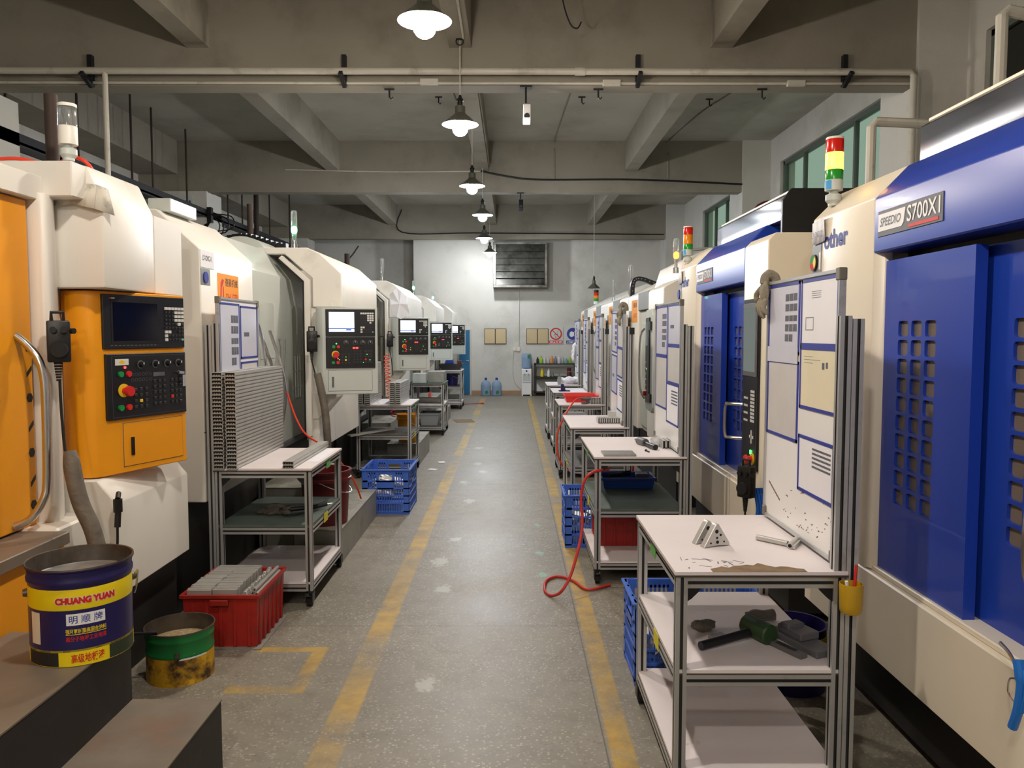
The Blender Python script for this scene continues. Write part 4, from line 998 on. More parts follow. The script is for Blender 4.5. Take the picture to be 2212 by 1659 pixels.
glove('grey knitted glove hanging on the far top corner of the nearest whiteboard', (1.128, 3.525, 1.93), .95, 0)
glove('grey glove hanging on top of the slanted papers whiteboard', (.978, 7.10, 1.93), .95, 0)
glove('white cloth glove hanging on the farthest right whiteboard', (1.045, 13.25, 1.47), 1.3, 0, M_paper)

def lay(name, label, cat, mb, m, group=None, **k):
    o = mb.build(name, m, None, **k); return tag(o, label, cat, group)
# nearest cart, top
def tri_block(label, c, rot, s=1.):
    F = Matrix.Translation(c) @ Matrix.Rotation(rot, 4, 'Z')
    t = thing('triangular_block', label, 'metal block', c, rot, 'triangular aluminium blocks')
    MB(F).prism('y', [(-.062, .0), (-.05, 0), (.0, .004), (.05, 0), (.058, .004), (.056, .012), (.006, .088), (-.004, .09), (-.012, .082)], -.014, .014).build('block_body', M_mill, t, bevel=.002)
    for x, z, r in ((-.004, .06, .008), (-.002, .035, .005), (.014, .045, .005), (.0, .018, .007), (.03, .018, .004), (-.03, .016, .004)):
        MB(F).cyl((x, -.0146, z), (x, -.013, z), r, n=10).build('bored_hole', M_holeshade, t)  # flat dark discs, the shade of each hole put into the colour
tri_block('front one of the pair of standing triangular aluminium blocks', (.795, 3.03, .871), .35)
tri_block('rear one of the pair of standing triangular aluminium blocks', (.775, 3.085, .871), .35)
def tube_piece(label, a, b, r, g):
    a = Vector(a); b = Vector(b); d = (b-a).normalized()
    t = thing('tube_offcut', label, 'tube', a, 0, g)
    sd = d.cross(UZ).normalized()
    MB().cyl(a, b, r, n=16).obox((a+b)/2+sd*(r*.9)-UZ*(r*.3), d, sd, UZ, (b-a).length/2, r*.7, r*.55).build('tube_body', M_mill, t)
    MB().cyl(a-d*.0006, a+d*.001, r*.62, n=14).build('tube_bore', M_holeshade, t)  # dark disc paints the shaded tube opening
tube_piece('aluminium tube offcut lying farther from the camera on the nearest cart', (1.075, 3.02, .882), (.985, 3.12, .882), .011, 'tube offcuts on the nearest right cart')
tube_piece('aluminium tube offcut lying nearer the whiteboard on the nearest cart', (1.07, 2.985, .883), (1.13, 3.08, .883), .012, 'tube offcuts on the nearest right cart')
# nearest cart, middle shelf
t = thing('mallet', 'green headed mallet with a steel tube handle on the middle shelf', 'mallet', (.88, 2.95, .515))
MB().tube([(.705, 2.87, .535), (.93, 2.985, .545)], .017, 14).build('handle', M_darksteel, t)
MB().cyl((.705, 2.87, .535), (.7045, 2.8695, .535), .012, n=14).build('handle_bore', M_black, t)
h = Vector((.955, 2.985, .555)); ax = Vector((.35, -.8, 0)).normalized()
MB().cyl(h-ax*.07, h+ax*.07, .039, n=22).build('head', M_malletg, t, bevel=.006)
mb = MB()
for q in range(7): mb.ball((.74+.05*random.random(), 3.03+.07*random.random(), .53+.012*random.random()), .026, 10, (1.2, 1, .7), .12)
lay('work_glove', 'crumpled dirty glove left of the mallet on the middle shelf', 'glove', mb, M_rag)
mb = MB().rbox((.80, 2.99, .523), .5, .07, .04, .014)
lay('metal_offcut', 'small light metal offcut beside the crumpled glove', 'offcut', mb, M_alud, bevel=.003)
mb = MB().tube(spath([(.97, 3.17, .535), (1.0, 3.18, .545), (1.04, 3.185, .54), (1.085, 3.2, .54)]), [.018, .022, .02, .016]+[.018]*15, 10, ).rbox((1.03, 3.19, .53), .1, .12, .03, .025)
lay('rubber_grip', 'dark wrapped rag bundle at the back of the middle shelf', 'rag', mb, M_rag)
mb = MB().rbox((1.03, 2.865, .524), 2.05, .15, .034, .017); mb.m = 1; mb.rbox((1.026, 2.873, .5335), 2.05, .09, .014, .003)
lay('sharpening_stone', 'long dark slotted stone beside the grey vise plate', 'tool', mb, [M_gmid, M_dark])
t = thing('vise_jaw', 'grey stepped metal jaw block on the right of the middle shelf', 'vise', (1.11, 2.95, .515))
MB().rbox((1.105, 2.935, .528), 1.95, .27, .10, .026).build('jaw_plate', M_gmid, t, bevel=.004)
MB().rbox((1.102, 2.965, .556), 1.95, .13, .09, .03).build('jaw_step', M_gmid, t, bevel=.004)
MB().rbox((1.085, 2.98, .575), 1.95, .05, .08, .02).build('jaw_lug', M_gmid, t, bevel=.004)
# cup with red pen
t = thing('pen_cup', 'yellow plastic cup hung on the post of the nearest cart', 'cup', (1.165, 2.645, .74))
MB().lathe([(.001, .742), (.031, .742), (.036, .75), (.038, .775), (.04, .835), (.0385, .845), (.0365, .845), (.037, .775), (.001, .755)], (1.163, 2.648, 0), 24).build('cup_body', M_cupy, t)
MB().tube([(1.163, 2.686, .83), (1.163, 2.70, .83)], .005).build('cup_hook', M_darksteel, t)
lay('pen', 'red pen standing in the yellow cup', 'pen', MB().cyl((1.165, 2.64, .76), (1.180, 2.65, .908), .006, .005, 10), M_redtext)
lay('pen', 'white pen standing in the yellow cup', 'pen', MB().cyl((1.155, 2.645, .76), (1.143, 2.64, .855), .006, .006, 10), M_whitetext)
# second right cart
lay('steel_plate', 'flat grey plate on the near edge of the second right cart', 'plate', MB().box(.62, .84, 5.27, 5.46, .871, .884), M_alud, bevel=.002)
t = thing('pneumatic_wrench', 'dark air wrench lying on the second right cart', 'tool', (1.0, 5.75, .871))
MB().tube([(.955, 5.88, .895), (.985, 5.76, .895)], [.03, .03], 14).build('head', M_gmid, t, bevel=.004)
MB().tube(spath([(.985, 5.76, .893), (1.0, 5.66, .89), (1.02, 5.55, .892)]), [.018]*6+[.02]*7, 12).build('handle', M_black, t)
MB().cyl((.95, 5.9, .895), (.945, 5.925, .895), .018).build('socket', M_chrome, t)
lay('screw', 'small brown screw lying near the dark air wrench', 'screw', MB().cyl((.945, 5.50, .876), (.955, 5.44, .876), .005).cyl((.943, 5.505, .876), (.945, 5.5, .876), .009), M_rust)
sq = MB()
def hollow(mb, w, h, y0, y1, x, z, th=.0022, boss=0):
    q_ = .003
    mb.box(x-w/2+q_, x+w/2-q_, y0, y1, z, z+th+.001).box(x-w/2+q_, x+w/2-q_, y0, y1, z+h-th-.001, z+h).box(x-w/2+q_, x-w/2+th+q_, y0, y1, z+th, z+h-th).box(x+w/2-th-q_, x+w/2-q_, y0, y1, z+th, z+h-th).box(x-w/2, x-w/2+q_, y0, y1, z+.2*h, z+.8*h).box(x+w/2-q_, x+w/2, y0, y1, z+.2*h, z+.8*h)
    mb.m = 1; mb.box(x-w/2+th+q_, x+w/2-th-q_, y0+.007, y1-.007, z+th, z+h-th); mb.m = 0  # solid dark plug just inside the ends, painted as the shaded interior
    for q in range(boss): mb.cyl((x-w*.22+q*w*.22, y0, z+th+.003), (x-w*.22+q*w*.22, y1, z+th+.003), .0034, n=6)
    return mb
def small_blocks(n, x, y, z, w, h, l, label, group, rows=1):
    mb = hollow(MB(), w*.94, h, y, y+l, x, z); o = mb.build('square_tube', [M_mill, M_holeshade], None); tag(o, label, 'square tube', group)
    for i in range(n*rows):
        if i == 0: continue
        c = o.copy(); link(c, None, Matrix.Translation((w*(i % n), random.uniform(-.004, .004), h*(i//n)*1.01)) @ WM[o.name])
    return o
small_blocks(3, 1.095, 5.62, .871, .028, .06, .16, 'short aluminium tube in the group of three against the second whiteboard', 'three tubes on the second right cart')
lay('plastic_bag', 'clear crumpled bag beside the three tubes on the second right cart', 'bag', MB().ball((1.06, 5.76, .905), .05, 12, (.8, 1.2, .75), .12), M_clear)
def bin_(name, label, x0, x1, y0, y1, z0, z1, m, flare=.02, th=.004, rib=True, cat='bin', group=None):
    t = thing(name, label, cat, ((x0+x1)/2, (y0+y1)/2, z0), group=group)
    cx_, cy_ = (x0+x1)/2, (y0+y1)/2; mb = MB()
    def ring(z, f, o=0): return [(x0-f+o, y0-f+o, z), (x1+f-o, y0-f+o, z), (x1+f-o, y1+f-o, z), (x0-f+o, y1+f-o, z)]
    A = ring(z0, -flare); B = ring(z1, 0); C = ring(z1, 0, th); D = ring(z0+th, -flare, th)
    mb.add(A+B+C+D, [(0, 1, 2, 3)]+[(i, (i+1) % 4, 4+(i+1) % 4, 4+i) for i in range(4)]+[(4+i, 4+(i+1) % 4, 8+(i+1) % 4, 8+i) for i in range(4)]+[(8+i, 8+(i+1) % 4, 12+(i+1) % 4, 12+i) for i in range(4)]+[(12, 13, 14, 15)])
    mb.build('bin_body', m, t, bevel=.003)
    h = z1-z0
    mb = MB(); r = .012
    for (a, b, c, d) in ((x0-r, x1+r, y0-r, y0), (x0-r, x1+r, y1, y1+r), (x0-r, x0, y0, y1), (x1, x1+r, y0, y1)): mb.box(a, b, c, d, z1-.018, z1+.002)
    mb.build('bin_rim', m, t, bevel=.002)
    if rib:
        mb = MB()
        for (a, b) in ((y0+flare*.35-.004, y0+.012), (y1-.012, y1-flare*.35+.004)):
            for k in range(5):
                x = x0+flare+(x1-x0-2*flare)*(k+.5)/5; mb.box(x-.008, x+.008, a, b, z0+.01, z1-.018)
        for (a, b) in ((x0+flare*.35-.004, x0+.012), (x1-.012, x1-flare*.35+.004)):
            for k in range(6):
                y = y0+flare+(y1-y0-2*flare)*(k+.5)/6; mb.box(a, b, y-.008, y+.008, z0+.01, z1-.018)
        mb.build('bin_ribs', m, t, bevel=.002)
        MB().box(cx_-.05, cx_+.05, y0-.022, y0-.006, z1-.055, z1-.022).build('bin_handle', m, t, bevel=.004)
    return t
bin_('parts_bin', 'shallow blue bin with tools on the shelf of the second right cart', .69, 1.09, 5.93, 6.2, .5165, .60, M_bluebin, .015, rib=False)
lay('hand_tool', 'dark tool with shiny jaws lying in the shallow blue bin', 'tool', MB().tube([(.75, 6.03, .60), (.92, 6.1, .605)], .018).tube([(.86, 6.08, .62), (.93, 6.08, .63)], .006), M_black)
lay('brush', 'grey bristle brush lying in the shallow blue bin', 'brush', MB().box(.96, 1.06, 6.02, 6.1, .585, .615), M_gmid, bevel=.004)
bin_('parts_bin', 'red bin on the bottom shelf of the second right cart', .615, 1.02, 5.62, 6.05, .1565, .40, M_cred, .02)
small_blocks(13, .80, 7.2, .871, .0205, .052, .14, 'short square tube standing in the row on the third right cart', 'row of square tubes on the third right cart')
lay('block_row', 'stack of aluminium blocks behind the row of square tubes', 'blocks', MB().box(.93, 1.0, 7.5, 7.62, .871, .95), M_mill)
bin_('parts_bin', 'bright red bin on top of the fourth right cart', .64, 1.03, 9.42, 9.8, .871, .955, mat('bright_red_bin', (214, 44, 38), .4), .02, rib=False)
t = thing('spray_gun', 'dark air gun on top of the fourth right cart', 'spray gun', (.87, 9.25, .871))
MB().tube([(.80, 9.2, .93), (.93, 9.22, .935)], .022).build('gun_barrel', M_gmid, t); MB().tube([(.88, 9.21, .93), (.90, 9.23, .88)], .02).build('gun_grip', M_gmid, t); MB().cyl((.85, 9.22, .871), (.85, 9.22, .89), .035).build('gun_cup', M_gmid, t)
small_blocks(7, .93, 9.2, .871, .019, .075, .12, 'square tube standing at the right end of the fourth right cart', 'square tubes on the fourth right cart')
lay('paper_sheet', 'white sheet lying on the fifth right cart', 'paper', MB().box(.72, 1.0, 11.1, 11.35, .8708, .872), M_paper)
t = thing('phone_stand', 'dark blue wedge stand on the fifth right cart', 'stand', (.74, 11.25, .871))
MB().box(.67, .83, 11.18, 11.34, .872, .885).build('stand_foot', M_navy, t, bevel=.003); MB().prism('y', [(.70, .885), (.77, .885), (.74, .975), (.70, .975)], 11.22, 11.3).build('stand_back', M_navy, t, bevel=.003)
mb = MB()
for q in range(14): mb.ball((.80+.25*random.random(), 12.75+.3*random.random(), .915+.05*random.random()), .05, 9, (1.2, 1, .8), .15)
o = mb.build('glove_pile', M_paper, None); tag(o, 'heap of white gloves on the farthest right cart', 'gloves', kind='stuff')
lay('wire_basket', 'wire rack behind the heap of white gloves', 'rack', MB().tube([(.80, 13.3, 1.05), (1.06, 13.3, 1.05)], .005).tube([(.80, 13.3, .95), (1.06, 13.3, .95)], .005).tube([(.80, 13.3, .871), (.80, 13.3, 1.05)], .005).tube([(.93, 13.3, .871), (.93, 13.3, 1.05)], .005).tube([(1.06, 13.3, .871), (1.06, 13.3, 1.05)], .005), M_gmid)
lay('clipboard', 'grey upright clip board at the left of the heap of white gloves', 'clip board', MB().box(.74, .80, 12.72, 12.74, .871, 1.0), M_grey)
# right hoses
o = MB().tube(spath([(.66, 5.3, .78), (.54, 5.215, .772), (.482, 5.2, .713), (.461, 5.19, .588), (.468, 5.16, .463), (.453, 5.1, .36), (.416, 5.02, .25), (.37, 4.95, .14), (.31, 4.93, .05), (.25, 4.98, .012), (.215, 5.1, .011), (.24, 5.3, .011), (.33, 5.38, .011), (.42, 5.28, .012), (.5, 5.1, .012), (.66, 5.2, .012)], 8), .0095, 10).build('air_hose', mat('red_hose', (196, 54, 46), .4))
tag(o, 'red air hose looping on the floor beside the second right cart', 'hose')
o = MB().tube(spath([(.86, 9.23, .93), (.75, 9.05, .945), (.66, 8.9, .87), (.59, 8.8, .765), (.52, 8.8, .609), (.505, 8.8, .45), (.53, 8.8, .29), (.62, 8.85, .16), (.8, 8.9, .1)], 8), .0095, 10).build('air_hose', M_hose)
tag(o, 'orange air hose hanging off the fourth right cart', 'hose')
o = MB().tube(spath([(1.02, 6.45, .80), (1.0, 6.4, .72), (.99, 6.38, .6), (1.0, 6.5, .4)], 8), .0095, 8).build('air_hose', M_hose)
tag(o, 'orange hose piece hanging behind the second right cart', 'hose')
# ---- blue plastic crates
def crate(label, x0, x1, y0, y1, h, rotz=0):
    t = thing('plastic_crate', label, 'crate', ((x0+x1)/2, (y0+y1)/2, 0), rotz, 'blue plastic crates')
    hw, hd = (x1-x0)/2, (y1-y0)/2; F = WM[t.name]
    MB(F).box(-hw+.01, hw-.01, -hd+.01, hd-.01, .004, .016).build('crate_floor', M_cblue, t)
    def side(nm, half, dist, ax):
        mb = MB(F)
        def bx(a0, a1, d0, d1, z0, z1):
            if ax == 'x': mb.box(a0, a1, d0, d1, z0, z1)
            else: mb.box(d0, d1, a0, a1, z0, z1)
        s = 1 if dist > 0 else -1; d0, d1 = sorted((dist, dist-s*.006)); e0, e1 = sorted((dist+s*.004, dist-s*.01))
        for z in (.02, .1, .17, .24): bx(-half, half, e0, e1, z, z+.012)
        bx(-half, half, e0, e1, h*.72, h*.76); bx(-half, half, d0, d1, 0, .03)
        n = int(half*2/.022)
        grip = .075
        for i in range(n+1):
            a = -half+2*half*i/n; bx(a-.0035, a+.0035, d0, d1, .02, h*.72)
            if abs(a) > grip: bx(a-.0055, a+.0055, d0, d1, h*.72, h-.03)
        bx(-half, half, d0, d1, h-.045, h)
        for a in (-grip, grip): bx(a-.012, a+.012, e0, e1, h*.72, h)
        bx(-grip, grip, e0, e1, h*.56, h*.75)
        for a in (-half, half-.05): bx(a, a+.05, e0, e1, 0, h)
        mb.build('crate_side', M_cblue, t)
    side('a', hw, -hd, 'x'); side('b', hw, hd, 'x'); side('c', hd, -hw, 'y'); side('d', hd, hw, 'y')
    mb = MB(F); r = .018
    for q in ((-hw-r, hw+r, -hd-r, -hd+.004), (-hw-r, hw+r, hd-.004, hd+r), (-hw-r, -hw+.004, -hd, hd), (hw-.004, hw+r, -hd, hd)): mb.box(q[0], q[1], q[2], q[3], h-.012, h)
    mb.build('crate_rim', M_cblue, t, bevel=.003)
    return t
crate('blue plastic crate on the floor behind the nearest left cart', -1.405, -.97, 7.31, 7.9, .425)
crate('blue plastic crate under the nearest right cart, sticking out at its far end', .595, 1.23, 3.70, 4.07, .41)
crate('blue plastic crate on the floor at the far end of the second right cart', .425, 1.05, 6.42-.27, 6.58, .425)
def jumble(label, x0, x1, y0, y1, z, n, m, kind):
    mb = MB()
    for q in range(n):
        c = (random.uniform(x0, x1), random.uniform(y0, y1), z+random.uniform(-.06, .06))
        if kind == 'bag': mb.ball(c, random.uniform(.04, .08), 9, (1.2, 1, .6), .2)
        else:
            u = Vector((random.gauss(0, 1), random.gauss(0, 1), random.gauss(0, .4))).normalized(); v = u.orthogonal()
            mb.obox(c, u, v, u.cross(v), .07, .018, .012)
    o = mb.build('scrap_pieces', m, None, smooth=False); tag(o, label, 'scrap', kind='stuff')
jumble('crumpled foil and metal scrap filling the blue crate on the left', -1.29, -1.09, 7.43, 7.77, .22, 46, M_mill, 'bag')
jumble('aluminium offcuts lying in the blue crate under the nearest right cart', .68, 1.15, 3.76, 4.0, .15, 70, M_mill, 'bar')
jumble('aluminium offcuts lying in the blue crate behind the second right cart', .52, .96, 6.22, 6.5, .19, 70, M_mill, 'bar')

# ---- left row of carts
LC = [('nearest left cart, tall double stack of aluminium channels on it', -1.83, -1.24, 4.80, 5.66, M_mat, M_lam, M_lam),
      ('second left cart, tall and short channel stacks on it, behind the blue crate', -1.82, -1.18, 9.15, 9.95, M_dshelf, M_dshelf, M_lam),
      ('third left cart, grey metal boxes on its top', -1.68, -1.135, 13.05, 13.9, M_lam, M_dshelf, M_mat),
      ('farthest left cart, black tray with a blue tool case on it', -1.6, -1.13, 17.6, 18.45, M_dshelf, M_lam, M_lam)]
lc = [cart(l, a, b, c, d, -1, s2, s1, tp, posts=i == 0) for i, (l, a, b, c, d, s2, s1, tp) in enumerate(LC)]
whiteboard('whiteboard behind the tall channel stack on the nearest left cart', -1.815, 5.62, 4.86, 1, [(.03, .50, .50, .97, 'photos'), (.03, .50, .1, .47, 'plain'), (.52, .97, .62, .96, 'small'), (.52, .97, .12, .60, 'plain')])
def channels(nc, nr, x, y, z, w, h, l, label, group, boss=3, dx=None):
    o = hollow(MB(), w, h*.97, y, y+l, x, z, .0022, boss).build('channel_profile', [M_mill, M_holeshade], None, smooth=False)
    tag(o, label, 'aluminium profile', group)
    for c in range(nc):
        for r in range(nr):
            if c == r == 0: continue
            k = o.copy(); link(k, None, Matrix.Translation((c*(dx or w*1.13), random.uniform(-.006, .006), r*h)) @ WM[o.name])
    return o
channels(2, 26, -1.795, 4.77, .871, .068, .0228, .98, 'aluminium channel in the tall double stack on the nearest left cart', 'channels in the tall stack, nearest left cart', dx=.082)
channels(1, 2, -1.375, 4.79, .871, .07, .022, .92, 'aluminium channel of the pair lying apart on the nearest left cart', 'pair of channels on the nearest left cart')
channels(2, 21, -1.77, 9.12, .871, .07, .0226, .82, 'aluminium channel in the tall stack on the second left cart', 'channels in the tall stack, second left cart', dx=.085)
channels(2, 11, -1.395, 9.12, .871, .06, .023, .8, 'aluminium channel in the short stack on the second left cart', 'channels in the short stack, second left cart', dx=.068)
lay('paper_sheet', 'white sheet under the channel pair on the nearest left cart', 'paper', MB().box(-1.33, -1.255, 5.05, 5.62, .8706, .8712), M_paper)
lay('paper_sheet', 'white sheet between the stacks on the second left cart', 'paper', MB().rbox((-1.53, 9.45, .8712), .2, .13, .5, .0012), M_paper)
lay('metal_strip', 'long flat strip sticking out from the middle shelf of the second left cart', 'strip', MB().obox((-1.66, 9.25, .535), (1, .75, .1), (-.75, 1, 0), (0, 0, 1), .29, .045, .008), M_mill)
mb = MB()
for q in range(10): mb.ball((-1.68+.2*random.random(), 5.1+.22*random.random(), .525), .03, 9, (1.6, 1.2, .5), .2)
lay('rag', 'dark oily rag on the middle shelf of the nearest left cart', 'rag', mb, M_rag)
t = thing('air_blow_gun', 'black air blow gun on the middle shelf of the nearest left cart', 'blow gun', (-1.36, 5.2, .515))
MB().tube([(-1.47, 5.15, .535), (-1.33, 5.2, .54), (-1.25, 5.25, .55)], .014).build('gun_body', M_black, t); MB().tube([(-1.25, 5.25, .55), (-1.215, 5.26, .553)], .009).build('nozzle', M_chrome, t)
MB().tube(spath([(-1.47, 5.15, .535), (-1.50, 5.08, .53), (-1.44, 5.0, .53), (-1.36, 5.1, .53)]), .005).build('gun_ring', M_black, t)
# pails behind
def pail(label, x, y, z, r, h, m, cat='pail', lid=None, stripe=None):
    t = thing('plastic_pail', label, cat, (x, y, z), group='plastic pails on the step platforms')
    MB().lathe([(.001, z), (r*.86, z), (r*.96, z+h*.8), (r*1.04, z+h*.81), (r*1.04, z+h*.86), (r, z+h*.87), (r, z+h*.96), (r*1.05, z+h*.965), (r*1.05, z+h), (r*.95, z+h), (r*.82, z+.02), (.001, z+.02)], (x, y, 0), 32).build('pail_body', m, t)
    MB().tube([(x+r*1.03*math.cos(a), y+r*1.03*math.sin(a), z+h*.82-.1*math.sin(max(0, min(PI, (a+PI*.5))))) for a in [(-PI/2)+PI*k/16 for k in range(17)]], .004, 6).build('pail_handle', M_chrome, t)
    if stripe: MB().lathe([(r*.935, z+h*.25), (r*.955, z+h*.55)], (x, y, 0), 32).build('pail_label', stripe, t)
    return t
pail('maroon plastic pail behind the nearest left cart', -1.43, 5.97, .254, .19, .41, M_maroon)
pail('dirty yellow plastic pail behind the second left cart', -1.36, 10.25, .29, .145, .36, M_ypail)
# third and fourth left carts
lay('metal_box', 'light grey metal box nearest on the third left cart', 'box', MB().box(-1.66, -1.44, 13.1, 13.35, .871, 1.03), M_lgrey, bevel=.004)
lay('metal_box', 'larger grey steel box behind on the third left cart', 'box', MB().box(-1.43, -1.15, 13.3, 13.8, .871, 1.05), M_sheet, bevel=.004)
t = thing('metal_roll', 'grey metal roll on the middle shelf of the third left cart', 'roll', (-1.4, 13.4, .515))
MB().cyl((-1.6, 13.45, .565), (-1.19, 13.3, .565), .05, n=22).build('roll_body', M_sheet, t); MB().cyl((-1.19, 13.3, .565), (-1.185, 13.298, .565), .04, n=20).build('roll_end', M_dark, t)
bin_('parts_bin', 'grey plastic bin on the bottom shelf of the third left cart', -1.55, -1.22, 13.1, 13.6, .1565, .36, M_grey, .03, rib=False)
t = thing('tool_tray', 'black tray on top of the farthest left cart', 'tray', (-1.36, 17.95, .871))
MB().prism('y', [(-1.60, .88), (-1.18, .88), (-1.12, 1.01), (-1.66, 1.01)], 17.75, 18.2).build('tray_body', M_black, t, bevel=.006)
lay('tool_case', 'dark blue tool case sitting in the black tray', 'case', MB().prism('y', [(-1.53, 1.012), (-1.32, 1.012), (-1.35, 1.12), (-1.48, 1.14)], 17.8, 18.1), M_bluebin, bevel=.008)
lay('red_case', 'small dark red case at the right of the black tray', 'case', MB().box(-1.24, -1.15, 17.85, 18.05, 1.012, 1.08), M_maroon, bevel=.006)
pail('dark blue pail standing on the shelf of the farthest left cart', -1.37, 17.95, .516, .15, .30, M_navy)
lay('broom', 'orange handled broom lying on the floor past the farthest left cart', 'broom', MB().cyl((-1.15, 18.6, .02), (-.72, 18.9, .02), .009).box(-.75, -.68, 18.82, 18.98, .0, .03), M_cred)
lay('cardboard_piece', 'flat cardboard scrap on the floor beside the third left cart', 'cardboard', MB().rbox((-.93, 15.2, .004), .2, .36, .5, .006), M_ply)
for i, (x, y, r) in enumerate(((-.93, 10.3, .3), (-.99, 9.75, 1.1))):
    lay('paper_scrap', ['small white paper scrap on the floor farther behind the blue crate', 'small white paper scrap on the floor just behind the blue crate'][i], 'paper', MB().rbox((x, y, .003), r, .09, .12, .003), M_paper)
# ------------------------------------------------------------------ foreground left: red crate, tins
t = bin_('red_crate', 'red plastic crate full of aluminium blocks on the floor, front left', -1.775, -1.37, 4.15, 4.65, .0, .295, M_cred, .012, .005, cat='crate')
cz = .235
blk = MB().box(-1.755, -1.625, 4.165, 4.178, cz, cz+.082).build('aluminium_plate', M_mill, None, bevel=.0015)
tag(blk, 'aluminium plate in the left row standing in the red crate', 'plate', 'left row of plates in the red crate')
for i in range(1, 30): copy = blk.copy(); link(copy, None, Matrix.Translation((random.uniform(-.006, .006)+(.006 if i > 14 else 0), .0155*i, random.uniform(-.003, .003)+.003*(i % 2))) @ WM[blk.name])
for i in range(28):
    c = blk.copy(); link(c, None, Matrix.Translation((.134+random.uniform(-.005, .005), .003+.0162*i, random.uniform(-.004, .006))) @ WM[blk.name])
    c['label'] = 'aluminium plate in the middle row standing in the red crate'; c['group'] = 'middle row of plates in the red crate'
tr = MB().prism('y', [(-1.49, cz-.04), (-1.40, cz-.05), (-1.405, cz-.03), (-1.435, cz+.075), (-1.45, cz+.075), (-1.495, cz-.02)], 4.17, 4.195).build('triangular_plate', M_mill, None, bevel=.002)
tag(tr, 'triangular aluminium plate in the right row of the red crate', 'plate', 'triangular plates in the red crate')
for i in range(1, 16): c = tr.copy(); link(c, None, Matrix.Translation((random.uniform(-.004, .004), .028*i, random.uniform(-.004, .004))) @ WM[tr.name])
tb = MB().lathe([(.006, 0), (.0115, 0), (.0115, .42), (.006, .42), (.006, 0)], (-1.412, 4.20, .287), 14, Matrix.Rotation(-PI/2, 3, 'X')).build('round_tube', M_mill, None)
tag(tb, 'thin round tube lying along the right edge of the red crate', 'tube', 'round tubes in the red crate')
for i, (dx, dz) in enumerate(((.0255, .0), (.0125, .021), (.0, -.024), (.026, -.024))): c = tb.copy(); link(c, None, Matrix.Translation((dx, random.uniform(-.02, .02), dz)) @ WM[tb.name])
lay('pallet_sheet', 'thin grey sheet under the red crate', 'sheet', MB().box(-1.76, -1.352, 4.13, 4.64, .0, .007), M_sheet)

# paint tin with print
B = Vector((-1.548, 2.775, .565)); r = .165
t = thing('paint_tin', 'navy and yellow printed paint tin on the black step platform', 'paint tin', B)
MB().lathe([(.001, .004), (r*.985, .004), (r, .0), (r, .05), (r, .057)], B, 48).build('tin_foot', M_yellow, t)
MB().lathe([(r, .05), (r, .195)], B, 48).build('tin_body', M_navy, t)
MB().lathe([(r, .195), (r*1.005, .2), (r*1.005, .262), (r, .266)], B, 48).build('yellow_band', M_yellow, t)
MB().lathe([(r, .266), (r*1.0, .272), (r*1.03, .28), (r*1.03, .292), (r*1.005, .30), (r*1.02, .322), (r*1.05, .326), (r*1.055, .331), (r*1.04, .334)], B, 48).build('tin_shoulder', M_navy, t)
MB().lathe([(r*1.055, .331), (r*1.05, .337), (r*1.02, .335), (r*.985, .27), (r*.97, .05), (.001, .03)], B, 48).build('tin_inside', M_tin, t)
MB().lathe([(.001, .272), (r*.93, .272), (r*.975, .277)], B, 40).build('tin_content', M_alud, t)
A0 = math.atan2(-2.775, 1.548)      # direction of the aisle side of the print
ang = lambda d: A0+math.radians(d)
MB().btext('CHUANG YUAN', B, r*1.006+.0004, ang(-29), ang(38), .214, .027, .13).build('print_outline', M_whitetext, t, smooth=False, normals=False)  # white outline around the red lettering
MB().btext('CHUANG YUAN', B, r*1.006+.0011, ang(-28.5), ang(37.5), .2155, .0245, .075).build('maker_print', M_redtext, t, smooth=False, normals=False)
def patch(name, a0, a1, z0, z1, m, k=1.002, n=12):
    mb = MB()
    for i in range(n):
        p = ang(a0+(a1-a0)*i/n); q = ang(a0+(a1-a0)*(i+1)/n); R_ = r*k
        mb.quad((B.x+R_*math.cos(p), B.y+R_*math.sin(p), B.z+z0), (B.x+R_*math.cos(q), B.y+R_*math.sin(q), B.z+z0), (B.x+R_*math.cos(q), B.y+R_*math.sin(q), B.z+z1), (B.x+R_*math.cos(p), B.y+R_*math.sin(p), B.z+z1))
    return mb.build(name, m, t)
patch('print_field', -17, 25, .142, .182, M_whitetext)
MB().btext('明 顺 牌', B, r*1.004, ang(-14), ang(22), .148, .028, .008).build('name_print', M_bluetext, t, smooth=False, normals=False)
MB().btext('强环氧树脂高固含涂料', B, r*1.003, ang(-18), ang(26), .113, .017, .012).build('print_line', M_yellow, t, smooth=False, normals=False)
patch('print_rule', -18, 26, .109, .111, M_yellow)
MB().btext('高分子地坪工业地漆', B, r*1.003, ang(-18), ang(26), .086, .018, .015).build('print_line', M_redtext, t, smooth=False, normals=False)
MB().btext('高级地板漆', B, r*1.003, ang(-13), ang(23), .010, .032, .018).build('print_line', M_redtext, t, smooth=False, normals=False)
patch('dark_base_patch', 29, 78, .002, .05, mat('dark_green_print', (44, 58, 40), .5), 1.003); patch('dark_base_patch', -75, -27, .002, .05, M_dark, 1.003)
patch('side_label', -66, -50, .075, .185, M_beige, 1.002)
for s in (1, -1):
    a = ang(5+s*92); d = Vector((math.cos(a), math.sin(a), 0))
    c = B+d*r*1.0+UZ*.235
    MB().cyl(c, c+d*.014, .016, .012, 14).build('handle_ear', M_tin, t)
a = ang(97); d = Vector((math.cos(a), math.sin(a), 0))
MB().tube(spath([B+d*r*1.07+UZ*.235, B+d*r*1.13+UZ*.255, B+d*r*1.1+UZ*.20, B+d*r*1.05+UZ*.17]), .004, 8).build('wire_handle', M_chrome, t)

